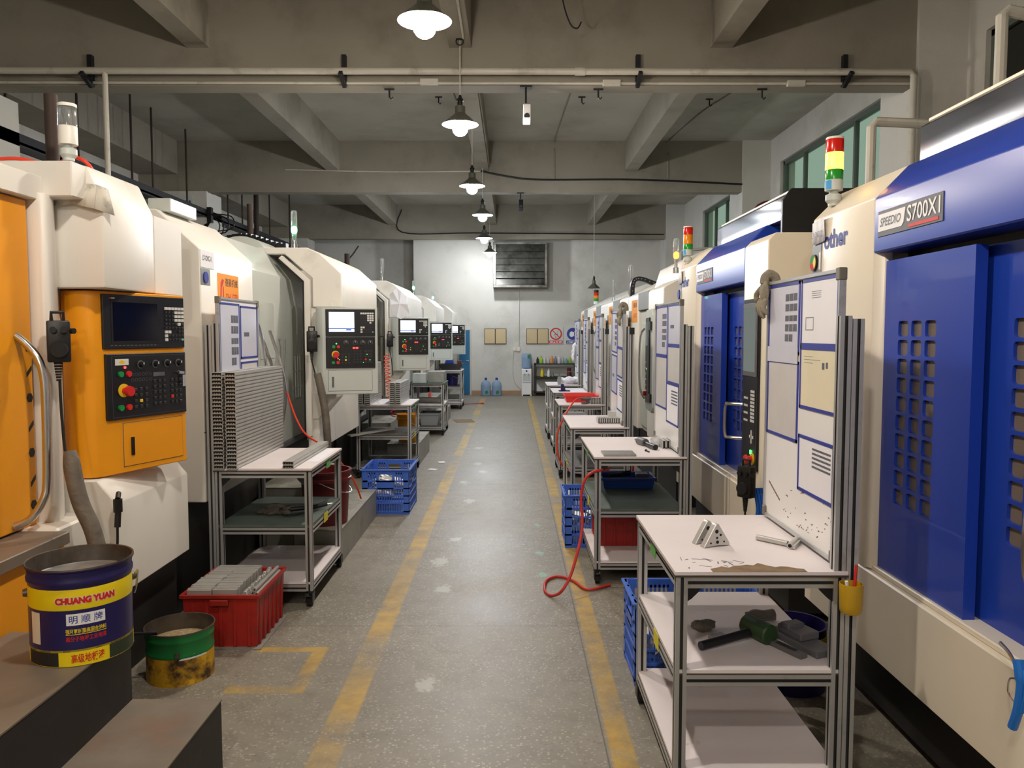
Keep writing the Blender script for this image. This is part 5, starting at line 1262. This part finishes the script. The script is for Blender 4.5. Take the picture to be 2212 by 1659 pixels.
# green tin of chips on the floor
G = Vector((-1.655, 3.835, 0)); r2 = .158
t = thing('paint_tin', 'green and rusty yellow tin of metal chips on the floor', 'paint tin', G)
MB().lathe([(.001, .003), (r2*.985, .003), (r2, .0), (r2, .135)], G, 44).build('tin_body', M_rusty, t)
MB().lathe([(r2, .135), (r2*1.012, .14), (r2*1.012, .147), (r2, .152), (r2*1.0, .205), (r2*1.02, .21), (r2*1.02, .218), (r2*1.005, .224), (r2*1.03, .246), (r2*1.045, .25)], G, 44).build('green_band', M_green, t)
MB().lathe([(r2*1.045, .25), (r2*1.05, .256), (r2*1.02, .256), (r2*.985, .22), (r2*.98, .03), (.001, .02)], G, 44).build('tin_inside', M_tin, t)
mb = MB(); prof_ = []
for i in range(9): q = i/8; prof_.append((max(.001, r2*.97*q), .205-.03*q*q))
mb.lathe(prof_, G, 36); o = mb.build('chip_fill', M_sand, t); o['kind'] = 'stuff'
a = math.atan2(-3.8, 1.2); d = Vector((math.cos(a), math.sin(a), 0)); c = G+d*r2+UZ*.155
MB().cyl(c, c+d*.012, .014, .01, 14).build('handle_ear', M_tin, t)
mb = MB()
for i in range(10):
    p, q = a+.05+.09*i, a+.05+.09*(i+1); zz = lambda k: .135+.02*math.sin(PI*k/10)
    P_ = lambda an, z: (G.x+r2*1.002*math.cos(an), G.y+r2*1.002*math.sin(an), z)
    mb.quad(P_(p, .128), P_(q, .128), P_(q, zz(i+1)-.004), P_(p, zz(i)-.004))
mb.build('white_arc_print', M_whitetext, t)
lay('paint_roller', 'dark roller handle lying behind the green tin', 'roller', MB().cyl((-1.80, 3.62, .27), (-1.90, 3.66, .27), .017).tube([(-1.90, 3.66, .27), (-1.73, 3.70, .262)], .007).cyl((-1.74, 3.70, .262), (-1.71, 3.71, .26), .012), M_darksteel)
lay('dark_tin', 'navy and yellow tin on the floor behind the nearest right cart', 'paint tin', MB().lathe([(.001, 0), (.15, 0), (.15, .30), (.155, .31), (.145, .31), (.14, .02), (.001, .02)], (1.36, 3.72, 0), 32), M_navy)
o = bpy.data.objects['dark_tin']; MB().lathe([(.1505, .20), (.1515, .205), (.1515, .265), (.1505, .27)], (1.36, 3.72, 0), 32).build('yellow_band', M_yellow, o)
MB().plate((1.255, 3.61, .08), (.72, -.69, 0), UZ, .06, .07, .002).build('tin_label', M_whitetext, o)

# ------------------------------------------------------------------ pendant lamps
def lamp(label, x, y, z, on=True, r=.18, cord=True, zc=4.56, group='pendant lamps over the aisle'):
    t = thing('pendant_lamp', label, 'pendant lamp', (x, y, z), group=group)
    MB().lathe([(r, z), (r*.97, z+.004), (r*.62, z+.055), (r*.36, z+.095), (r*.28, z+.11), (r*.28, z+.175), (r*.2, z+.18), (r*.14, z+.19)], (x, y, 0), 32).build('shade_outside', M_shade, t)
    MB().lathe([(r*.985, z-.001), (r*.6, z+.050), (r*.34, z+.090), (.001, z+.095)], (x, y, 0), 32).build('shade_inside', M_shadein, t)
    MB().cyl((x, y, z+.18), (x, y, z+.225), .026, n=16).cyl((x, y, z+.225), (x, y, z+.25), .034, .03, 16).cyl((x, y, z+.25), (x, y, z+.285), .022, .012, 16).build('lamp_holder', M_black, t)
    MB().cyl((x, y, z+.09), (x, y, z+.01), .03, .05, 16).build('bulb_neck', M_cream, t)
    MB().ball((x, y, z-.045 if on else z-.01), .075 if on else .05, 14, (1, 1, .9)).build('bulb', (M_bulb if y < 9 else M_bulbc) if on else M_whitetext, t)
    MB().tube([(x, y, z+.28), (x, y, zc)], .006, 6).build('cord', M_pipe, t)
    return t
for i, (x, y) in enumerate(((-.575, 5.32), (-.51, 7.9), (-.556, 11.14), (-.512, 13.85), (-.6, 17.2), (-.567, 20.24))):
    lamp('lit pendant lamp, %s over the aisle' % ('nearest and largest in view', 'second from the front, hung by the first cross beam', 'third from the front', 'fourth from the front', 'fifth from the front', 'farthest, beside the exhaust louver')[i], x, y, 3.75)
for y in (2.3, -.6, -3.2):
    lamp('lit pendant lamp behind the camera position over the same aisle', -.55, y, 3.75)
lamp('unlit pendant lamp above the far right machines', 1.86, 18.0, 2.72, False, .15, zc=ZS, group='unlit lamp on the right')
lay('ceiling_ring', 'dark steel ring under the middle ceiling beam, holding the second lamp cord', 'ring', MB().tube([(-.51+.035*math.cos(k*PI/8), 7.86, 4.535+.035*math.sin(k*PI/8)) for k in range(16)], .006, 6, True).box(-.545, -.475, 7.84, 7.88, 4.555, 4.565), M_darksteel)

# ------------------------------------------------------------------ pipes, conduits, cameras and hooks under the ceiling
o = MB().tube([(-6.1, 7.95, 4.29), (3.93, 7.95, 4.275), (3.97, 7.95, 4.235), (3.97, 7.95, 2.9)], .034, 12).tube([(-4.02, 7.95, 4.28), (-4.02, 7.95, 2.55)], .026, 10).cyl((.62, 7.95, 4.28), (.72, 7.95, 4.28), .04).build('ceiling_pipe', M_pipe)
tag(o, 'long white pipe along the first cross beam, turning down at both sides', 'pipe')
br = None
for i, x in enumerate((-4.22, -1.68, 1.26, 3.33)):
    s = -1 if x < 0 else 1
    mb = MB().box(x-.022, x+.022, 8.04, 8.1, 4.17, 4.475).obox((x, 7.98, 4.21), (0, 1, -.45), (0, .45, 1), (1, 0, 0), .1, .018, .018).box(x-.02, x+.02, 7.87, 8.1, 4.228, 4.244)
    o = mb.build('pipe_bracket', M_darksteel)
    tag(o, ('leftmost dark bracket carrying the white ceiling pipe', 'dark pipe bracket left of the second lamp cord', 'dark pipe bracket right of the aisle', 'rightmost dark bracket carrying the white ceiling pipe')[i], 'bracket', 'brackets of the white ceiling pipe')
def wire(label, pts, r, m, name='conduit', cat='conduit', k=6, g=None):
    o = MB().tube(spath(pts, k), r, 8).build(name, m); return tag(o, label, cat, g)
wire('thin white conduit along the lower edge of the first cross beam', [(-6.5, 8.075, 4.215), (-1, 8.075, 4.205), (4.05, 8.075, 4.20)], .014, M_pipe)
wire('black cable sagging along the second cross beam on the right', [(-.55, 14.06, 4.55), (-.1, 14.06, 4.46), (.5, 14.06, 4.40), (2.2, 14.06, 4.40), (4.05, 14.06, 4.32)], .016, M_black, 'ceiling_cable', 'cable')
wire('white cable along the second cross beam on the left', [(-4.0, 14.07, 4.58), (-2.2, 14.07, 4.54), (-.55, 14.07, 4.55)], .011, M_pipe, 'ceiling_cable', 'cable')
wire('conduit running over the ceiling bay right of the middle', [(1.0, 8.4, 5.07), (.86, 10.3, 5.07), (.75, 13.9, 5.07), (.75, 14.08, 4.9), (.75, 14.08, 4.42)], .013, M_beam)
wire('conduit running over the ceiling bay left of the lamp cord', [(-.9, 8.4, 5.07), (-.85, 10.6, 5.07), (-.72, 13.95, 5.06), (-.72, 14.07, 4.9), (-.72, 14.07, 4.45)], .012, M_beam)
wire('conduit running over the far right ceiling bay', [(3.1, 8.4, 5.07), (3.1, 11, 5.07), (2.9, 12.2, 5.07), (2.75, 14.0, 5.06), (2.75, 14.08, 4.8), (2.75, 14.08, 4.41)], .013, M_beam)
wire('dark cable along the third cross beam', [(-2.9, 20.95, 4.95), (-2.9, 20.95, 4.36), (-1, 20.95, 4.34), (1.5, 20.95, 4.32), (4.0, 20.95, 4.3)], .015, M_darksteel, 'ceiling_cable', 'cable')
wire('cord of wire hanging from the ceiling near the top of the picture', [(.42, 7.3, 5.08), (.47, 7.6, 4.85), (.55, 7.7, 4.65), (.62, 7.7, 4.60), (.66, 7.7, 4.66)], .007, M_darksteel, 'hanging_wire', 'wire')
wire('twin conduit under the middle ceiling beam of the first bay', [(-.46, 2.5, 4.545), (-.46, 5, 4.545), (-.47, 7.8, 4.545)], .012, M_pipe)
wire('conduit on the side of the middle ceiling beam of the second bay', [(-.40, 8.5, 4.62), (-.40, 11, 4.62), (-.40, 13.9, 4.62)], .012, M_beam)
for i, (x, y, z) in enumerate(((-1.25, 8.2, 4.19), (.88, 8.2, 4.19), (2.55, 8.2, 4.19), (-1.05, 11.5, ZS), (1.0, 11.5, ZS), (2.85, 11.6, ZS))):
    o = MB().box(x-.05, x+.05, y-.01, y+.01, z-.016, z-.001).cyl((x, y, z-.01), (x, y, z-.09), .009, n=8).tube(spath([(x, y, z-.085), (x+.02, y, z-.105), (x+.035, y, z-.085)], 4), .006, 6).build('ceiling_hook', M_darksteel)
    tag(o, ['dark hook under the first cross beam left of the second lamp', 'dark hook under the first cross beam near the white camera', 'dark hook under the first cross beam at the right', 'dark hook on the ceiling slab left of the second lamp', 'dark hook on the ceiling slab right of the white camera', 'dark hook on the ceiling slab in the right bay'][i], 'hook', 'ceiling hooks')
for i, (x, z) in enumerate(((-.83, 4.215), (1.0, 4.205), (2.85, 4.2))):
    o = MB().box(x-.09, x+.09, 8.05, 8.1, z-.025, z+.03).build('junction_box', M_pipe, bevel=.004)
    tag(o, ['small white junction box left of the second lamp cord', 'small white junction box right of the white camera', 'small white junction box on the first beam at the right'][i], 'junction box', 'junction boxes on the first beam')
def cctv(label, x, y, z0, z, m):
    t = thing('security_camera', label, 'camera', (x, y, z))
    MB().box(x-.06, x+.06, y-.04, y+.04, z0-.02, z0-.002).cyl((x, y, z0-.02), (x, y, z+.2), .01).build('camera_bracket', M_darksteel, t)
    MB().obox((x+.01, y, z+.09), (1, 0, 0), (0, 1, -.35), (0, .35, 1), .038, .05, .09).build('camera_body', m, t, bevel=.006)
    MB().cyl((x+.01, y-.075, z+.055), (x+.01, y-.05, z+.065), .028, n=18).build('camera_lens', M_black, t)
cctv('white security camera hanging from the first cross beam', .14, 8.12, 4.19, 3.82, M_whitetext)
cctv('dark security camera hanging from the second cross beam', .15, 14.15, 4.19, 3.88, M_darksteel)
# cable tray with hanging rods on the left
t = thing('cable_tray', 'dark cable tray hanging along the left wall on thin rods', 'cable tray', (-5.5, 13, 3.8))
MB().box(-5.62, -5.38, 6, 21, 3.76, 3.79).box(-5.62, -5.6, 6, 21, 3.76, 3.86).box(-5.40, -5.38, 6, 21, 3.74, 3.88).build('tray_channel', M_darksteel, t)
for y in (8.6, 10.0, 11.4, 12.05, 13.3, 15.2, 16.0, 16.9, 17.8, 19.4): MB().cyl((-5.42, y, 3.8), (-5.42, y, ZS-.001), .016, n=8).build('hanging_rod', M_rust, t)
o = MB().cyl((-5.2, 16.2, 0), (-5.2, 16.2, ZS), .05, n=14).build('upright_pipe', M_rust); tag(o, 'thick rusty upright pipe behind the second left machine', 'pipe')
o = MB().cyl((-2.75, 8.35, 2.4), (-2.75, 8.35, 3.05), .03, n=12).build('exhaust_stub', M_rust); tag(o, 'rusty pipe stub behind the arch of the second left machine', 'pipe')
o = MB().cyl((-2.7, 13.0, 2.3), (-2.7, 13.0, 3.0), .045, n=12).build('exhaust_stub', M_rust); tag(o, 'dark pipe stub behind the third left machine', 'pipe')
wire('thin cable rising behind the third left machine', [(-3.1, 13.2, 2.75), (-2.9, 13.2, 2.8), (-2.7, 13.2, 2.95), (-2.55, 13.2, 3.15)], .012, M_black, 'hanging_wire', 'cable')
o = MB().tube([(-2.62, 3.9, 2.1), (-2.62, 3.9, 2.86), (-2.66, 3.9, 2.9), (-3.6, 3.9, 2.92)], .028, 10).build('wall_pipe', M_pipe); tag(o, 'white bent pipe behind the nearest left machine', 'pipe')
o = MB().cyl((-2.21, 3.85, 2.47), (-2.21, 3.85, 2.84), .03, n=14).build('exhaust_stub', M_rust); tag(o, 'brown upright pipe behind the white signal tower on the nearest left machine', 'pipe')
mb = MB()
for i in range(14): mb.obox((-2.95+.05*i, 8.05, 2.62+.05*math.sin(i*.35)), (1, 0, .1), (0, 1, 0), (0, 0, 1), .022, .05, .035)
o = mb.build('cable_chain', M_black, None, smooth=False); tag(o, 'black cable chain behind the round cover of the second left machine', 'cable chain')
t = thing('wall_notice', 'white notice with two blue lines on the left pillar', 'notice', (-5.8, 14.03, 3.8))
MB().box(-6.02, -5.62, 14.035, 14.049, 3.72, 4.12).build('notice_sheet', M_lgrey, t)
mb = MB()
for r_, n_ in ((3.99, 9), (3.90, 7)):
    for k in range(n_): mb.box(-5.82-.038*n_/2+.038*k, -5.82-.038*n_/2+.038*k+.028, 14.031, 14.035, r_, r_+.045)
mb.build('notice_lines', M_bluetext, t, smooth=False)
t = thing('power_socket', 'black socket with tangled cables on the left pillar', 'socket', (-5.35, 14.1, 3.6))
MB().box(-5.38, -5.30, 14.03, 14.13, 3.65, 3.92).build('socket_box', M_black, t, bevel=.004)
mb = MB()
for k in range(4): mb.tube(spath([(-5.33, 14.05, 3.66), (-5.38-.05*k, 14.0, 3.5), (-5.25+.1*k, 14.0, 3.35+.06*k), (-5.15+.07*k, 14.02, 3.6+.05*k), (-5.3, 14.04, 3.8)], 5), .011, 6)
mb.build('socket_cables', M_black, t)
# pipes and hoses above the right machines
o = MB().tube([(2.69, 6.0, 2.3), (2.69, 6.0, 3.24), (2.72, 6.0, 3.28), (3.6, 6.0, 3.24), (4.2, 6.0, 3.2)], .035, 10).build('wall_pipe', M_pipe); tag(o, 'white bent pipe rising behind the nearest blue machine', 'pipe')
o = MB().tube([(3.03, 5.0, 2.3), (3.03, 5.0, 3.66), (3.06, 5.0, 3.69), (4.0, 5.0, 3.5)], .036, 10).build('wall_pipe', M_pipe); tag(o, 'white bent pipe in front of the nearest clerestory window', 'pipe')
for a, b, z in ((4.4, 19, 3.2), (4.4, 19, 2.95)):
    o = MB().tube([(4.42, 8.9, z), (4.42, b, z)], .035, 10).build('wall_pipe', M_pipe); tag(o, 'upper white pipe along the right wall under the windows' if z > 3 else 'lower white pipe along the right wall under the windows', 'pipe')
o = MB().obox((3.9, 12, 3.25), (0, 1, 0), (1, 0, 0), (0, 0, 1), 4.5, .1, .05).build('cable_tray', M_darksteel); tag(o, 'dark cable tray along the right wall below the clerestory windows', 'cable tray')
for i, (y, x) in enumerate(((9.6, 3.36), (15.5, 3.3))):
    o = MB().tube([(x, y, 2.2), (x, y, 3.28), (x+.03, y, 3.31), (4.4, y, 3.4)], .03, 10).build('wall_pipe', M_pipe); tag(o, ['thin white pipe rising beside the amber signal tower', 'thin white pipe rising beside the unlit signal tower'][i], 'pipe')
wire('red hose looping over the steel box of the nearest blue machine', [(2.45, 3.7, 2.55), (2.5, 3.9, 2.8), (2.75, 4.2, 2.85), (2.7, 4.1, 3.05), (2.95, 4.3, 3.1), (3.2, 4.4, 3.0)], .009, M_hose, 'air_hose', 'hose')
wire('dark red hose above the second blue machine', [(2.3, 8.0, 2.6), (2.5, 8.1, 3.0), (2.9, 8.3, 3.05), (2.6, 8.4, 2.8), (2.9, 8.5, 2.7)], .01, M_maroon, 'air_hose', 'hose')

# ------------------------------------------------------------------ end wall
t = thing('exhaust_fan', 'large square exhaust louver high on the end wall', 'exhaust fan', (.22, 21.4, 2.93))
mb = MB()
for a, b, c, d in ((-.51, .95, 2.93, 3.0), (-.51, .95, 4.08, 4.14), (-.51, -.43, 3.0, 4.08), (.88, .95, 3.0, 4.08)): mb.box(a, b, 21.28, 21.75, c, d)
mb.build('fan_housing', M_louver, t, bevel=.006)
for k in range(6):
    z = 3.0+.18*k; MB().obox((.225, 21.33, z+.09), (1, 0, 0), (0, .35, 1), (0, 1, -.35), .65, .092, .004).build('louver_blade', M_louver, t)
MB().box(-.43, .88, 21.6, 21.62, 3.0, 4.08).build('fan_back', M_black, t)
for i, (x0, lab) in enumerate(((-.765, 'left framed tan notice board on the end wall'), (.395, 'right framed tan notice board, beside the no smoking sign'))):
    t = thing('notice_board', lab, 'notice board', (x0+.305, 21.73, 1.4), group='notice boards on the end wall')
    MB().box(x0, x0+.61, 21.725, 21.75, 1.405, 1.83).build('board_frame', M_brown, t)
    for k in range(2): MB().box(x0+.014+k*.303, x0+.292+k*.303, 21.72, 21.726, 1.42, 1.815).build('notice_paper', M_corkboard, t)
def sign(label, x0, w, col, lettering, no):
    t = thing('safety_sign', label, 'sign', (x0+w/2, 21.74, 1.4), group='safety signs on the end wall')
    MB().box(x0-.02, x0+w+.02, 21.735, 21.75, 1.40, 1.885).build('sign_panel', M_lgrey, t)
    cx_, cz_ = x0+w/2, 1.685; R90 = Matrix.Rotation(PI/2, 3, 'X')
    if no:
        MB().lathe([(.132, 0), (.168, 0), (.168, .004), (.132, .004), (.132, 0)], (cx_, 21.735, cz_), 36, R90).obox((cx_, 21.733, cz_), (1, 0, -1), (0, 1, 0), (1, 0, 1), .14, .0015, .012).build('prohibition_ring', col, t)
        MB().obox((cx_, 21.7335, cz_-.02), (1, 0, .25), (0, 1, 0), (-.25, 0, 1), .06, .001, .008).box(cx_-.02, cx_+.01, 21.7325, 21.7345, cz_-.1, cz_-.075).tube(spath([(cx_+.05, 21.733, cz_+.0), (cx_+.03, 21.733, cz_+.04), (cx_+.06, 21.733, cz_+.07), (cx_+.04, 21.733, cz_+.1)], 4), .004, 6).build('cigarette_symbol', M_gmid, t)
    else:
        MB().lathe([(.001, .003), (.168, .003), (.168, 0)], (cx_, 21.735, cz_), 36, R90).build('mandatory_disc', col, t)
        MB().prism('y', [(cx_-.1, cz_-.02), (cx_-.08, cz_+.05), (cx_-.03, cz_+.07), (cx_+.03, cz_+.03), (cx_+.03, cz_-.05), (cx_-.03, cz_-.09), (cx_-.08, cz_-.07)], 21.7295, 21.732).obox((cx_+.07, 21.731, cz_+.07), (1, 0, .5), (0, 1, 0), (-.5, 0, 1), .06, .001, .006).obox((cx_+.07, 21.731, cz_-.06), (1, 0, -.2), (0, 1, 0), (.2, 0, 1), .06, .001, .006).build('mask_symbol', M_whitetext, t)
    MB().box(x0-.005, x0+w+.005, 21.732, 21.735, 1.42, 1.50).build('sign_strip', col, t)
    MB().text(lettering, (x0+.02, 21.7312, 1.432), UX, UZ, w-.04, .055, .02).build('sign_lettering', M_whitetext, t, smooth=False, normals=False)
sign('red no smoking sign on the end wall', 1.03, .36, M_redtext, '禁止吸烟', True)
sign('blue dust mask sign on the end wall', 1.50, .36, M_bluetext, '必须戴防尘口罩', False)
t = thing('water_dispenser', 'white water dispenser with a blue bottle against the end wall', 'water dispenser', (.395, 21.5, 0))
MB().box(.265, .53, 21.33, 21.65, .03, .735).build('dispenser_body', M_whitetext, t, bevel=.01)
for x in (.28, .515): MB().box(x-.015, x+.015, 21.33, 21.36, 0, .05).build('dispenser_foot', M_whitetext, t)
MB().box(.29, .505, 21.325, 21.335, .40, .60).build('tap_niche', M_lgrey, t, bevel=.003)
for x in (.345, .445): MB().cyl((x, 21.33, .60), (x, 21.30, .60), .012).cyl((x, 21.305, .60), (x, 21.305, .56), .01).build('tap', M_grey, t)
MB().box(.28, .515, 21.327, 21.333, .36, .37).box(.375, .415, 21.325, 21.333, .65, .70).build('dispenser_trim', M_bluetext, t)
MB().lathe([(.05, .735), (.13, .76), (.135, .80), (.13, .90), (.135, 1.0), (.13, 1.12), (.11, 1.15), (.001, 1.155)], (.397, 21.49, 0), 28).build('water_bottle', M_water, t)
MB().plate((.42, 21.356, 1.02), (1, 0, .3), (0, 0, 1), .07, .09, .002).build('bottle_label', M_green, t)
for i, x in enumerate((-.715, -.42)):
    t = thing('water_bottle', ['left blue water bottle on the floor by the end wall', 'right blue water bottle on the floor by the end wall'][i], 'water bottle', (x, 21.45, 0), group='water bottles on the floor')
    MB().lathe([(.001, .005), (.12, 0), (.135, .02), (.13, .1), (.135, .14), (.13, .2), (.135, .25), (.13, .32), (.10, .38), (.035, .41), (.03, .44)], (x, 21.45, 0), 28).build('bottle_body', M_water, t)
    MB().cyl((x, 21.45, .43), (x, 21.45, .49), .033, n=18).build('bottle_cap', M_pblue, t)
    MB().plate((x+.0, 21.312, .04), (1, 0, .6), (-.3, 0, 1), .07, .08, .002).build('bottle_label', M_green, t)
t = thing('storage_rack', 'black metal rack of bottles against the end wall', 'rack', (1.18, 21.55, 0))
for x in (.63, 1.73):
    for y in (21.38, 21.68): MB().box(x-.025, x+.025, y-.02, y+.02, 0, .885).build('rack_post', M_shelfm, t)
for z in (.87, .51, .1): MB().box(.605, 1.755, 21.36, 21.7, z-.02, z+.012).build('rack_shelf', M_shelfm, t, bevel=.003)
cols = [((34, 34, 36), .17, .035, 'black bottle'), ((150, 200, 60), .2, .045, 'lime green bottle'), ((200, 200, 196), .17, .035, 'pale grey bottle'), ((196, 190, 200), .16, .035, 'pale lilac bottle'), ((216, 140, 50), .2, .042, 'orange bottle'),
        ((120, 130, 160), .19, .04, 'slate blue bottle'), ((214, 206, 206), .21, .04, 'white bottle with red label'), ((170, 176, 184), .17, .035, 'silver grey bottle'), ((90, 170, 160), .14, .042, 'teal bottle'), ((160, 186, 60), .16, .045, 'yellow green bottle')]
def bottle(x, y, z, h, r, m, label, g):
    t = thing('bottle', label, 'bottle', (x, y, z), group=g)
    MB().lathe([(.001, z), (r, z), (r*1.02, z+h*.1), (r, z+h*.6), (r*.85, z+h*.72), (r*.45, z+h*.8), (r*.45, z+h*.84), (.001, z+h*.84)], (x, y, 0), 18).build('bottle_body', m, t)
    MB().cyl((x, y, z+h*.84), (x, y, z+h), r*.5, r*.45, 14).build('bottle_cap', m, t)
for i, (c, h, r_, nm) in enumerate(cols):
    bottle(.70+.098*i, 21.5+.05*(i % 2), .882, h, r_, mat('bottle_'+nm.replace(' ', '_'), c, .3), nm+' on top of the black rack', 'bottles on top of the black rack')
bottle(.82, 21.45, .522, .22, .042, M_yellow, 'yellow spray bottle on the middle shelf of the black rack', 'bottles on the rack shelf')
bottle(1.0, 21.45, .522, .22, .036, M_whitetext, 'white spray bottle on the middle shelf of the black rack', 'bottles on the rack shelf')
bottle(1.11, 21.5, .522, .13, .03, M_grey, 'short grey flask on the middle shelf of the black rack', 'bottles on the rack shelf')
lay('red_tin', 'dark red round tin at the right of the rack shelf', 'tin', MB().cyl((1.56, 21.5, .523), (1.56, 21.5, .76), .07, .05, 18), M_maroon)
lay('white_board', 'white board leaning inside the bottom of the black rack', 'board', MB().prism('y', [(.67, .115), (.85, .115), (.67, .36)], 21.5, 21.51), M_whitetext)
o = MB().box(.02, .11, 21.72, 21.75, 1.22, 1.31).box(.12, .22, 21.715, 21.75, 1.21, 1.32).build('wall_switch', M_cream, bevel=.004); tag(o, 'pair of cream switches on the end wall left of the water dispenser', 'switch')
o = MB().tube([(.19, 21.735, 1.32), (.2, 21.735, 2.9)], .012, 8).build('conduit', M_pipe); tag(o, 'thin white conduit from the exhaust louver down to the switches', 'conduit')
o = MB().tube(spath([(.05, 21.735, 1.22), (.02, 21.735, .8), (.06, 21.735, .4), (.2, 21.735, .2), (.3, 21.72, .18)]), .008, 8).build('mains_cable', M_pipe); tag(o, 'white power cord hanging from the switches to the water dispenser', 'cord')

# ------------------------------------------------------------------ camera, sky
cam = bpy.data.cameras.new('camera'); co = bpy.data.objects.new('camera', cam); COL.objects.link(co)
FPX = 1700.
cam.sensor_fit = 'HORIZONTAL'; cam.sensor_width = 36; cam.lens = 36*FPX/2212; cam.clip_start = .05; cam.clip_end = 200
co.location = (0, 0, 1.7); co.rotation_euler = (PI/2-math.atan(109.5/FPX), 0, 0)
SC.camera = co
w = bpy.data.worlds.new('sky'); SC.world = w; w.use_nodes = True
bg = w.node_tree.nodes['Background']; bg.inputs['Color'].default_value = (.62, .72, .66, 1); bg.inputs['Strength'].default_value = .8
vs = SC.view_settings; SC.display_settings.display_device = 'sRGB'
vs.view_transform = 'Standard'; vs.look = 'None'; vs.gamma = 1; vs.use_curve_mapping = False; vs.exposure = -.2
SC.cycles.use_denoising = True
SC.cycles.max_bounces = 7; SC.cycles.diffuse_bounces = 4; SC.cycles.glossy_bounces = 4; SC.cycles.transmission_bounces = 6; SC.cycles.transparent_max_bounces = 8
SC.cycles.caustics_reflective = False; SC.cycles.caustics_refractive = False; SC.cycles.sample_clamp_indirect = 4.
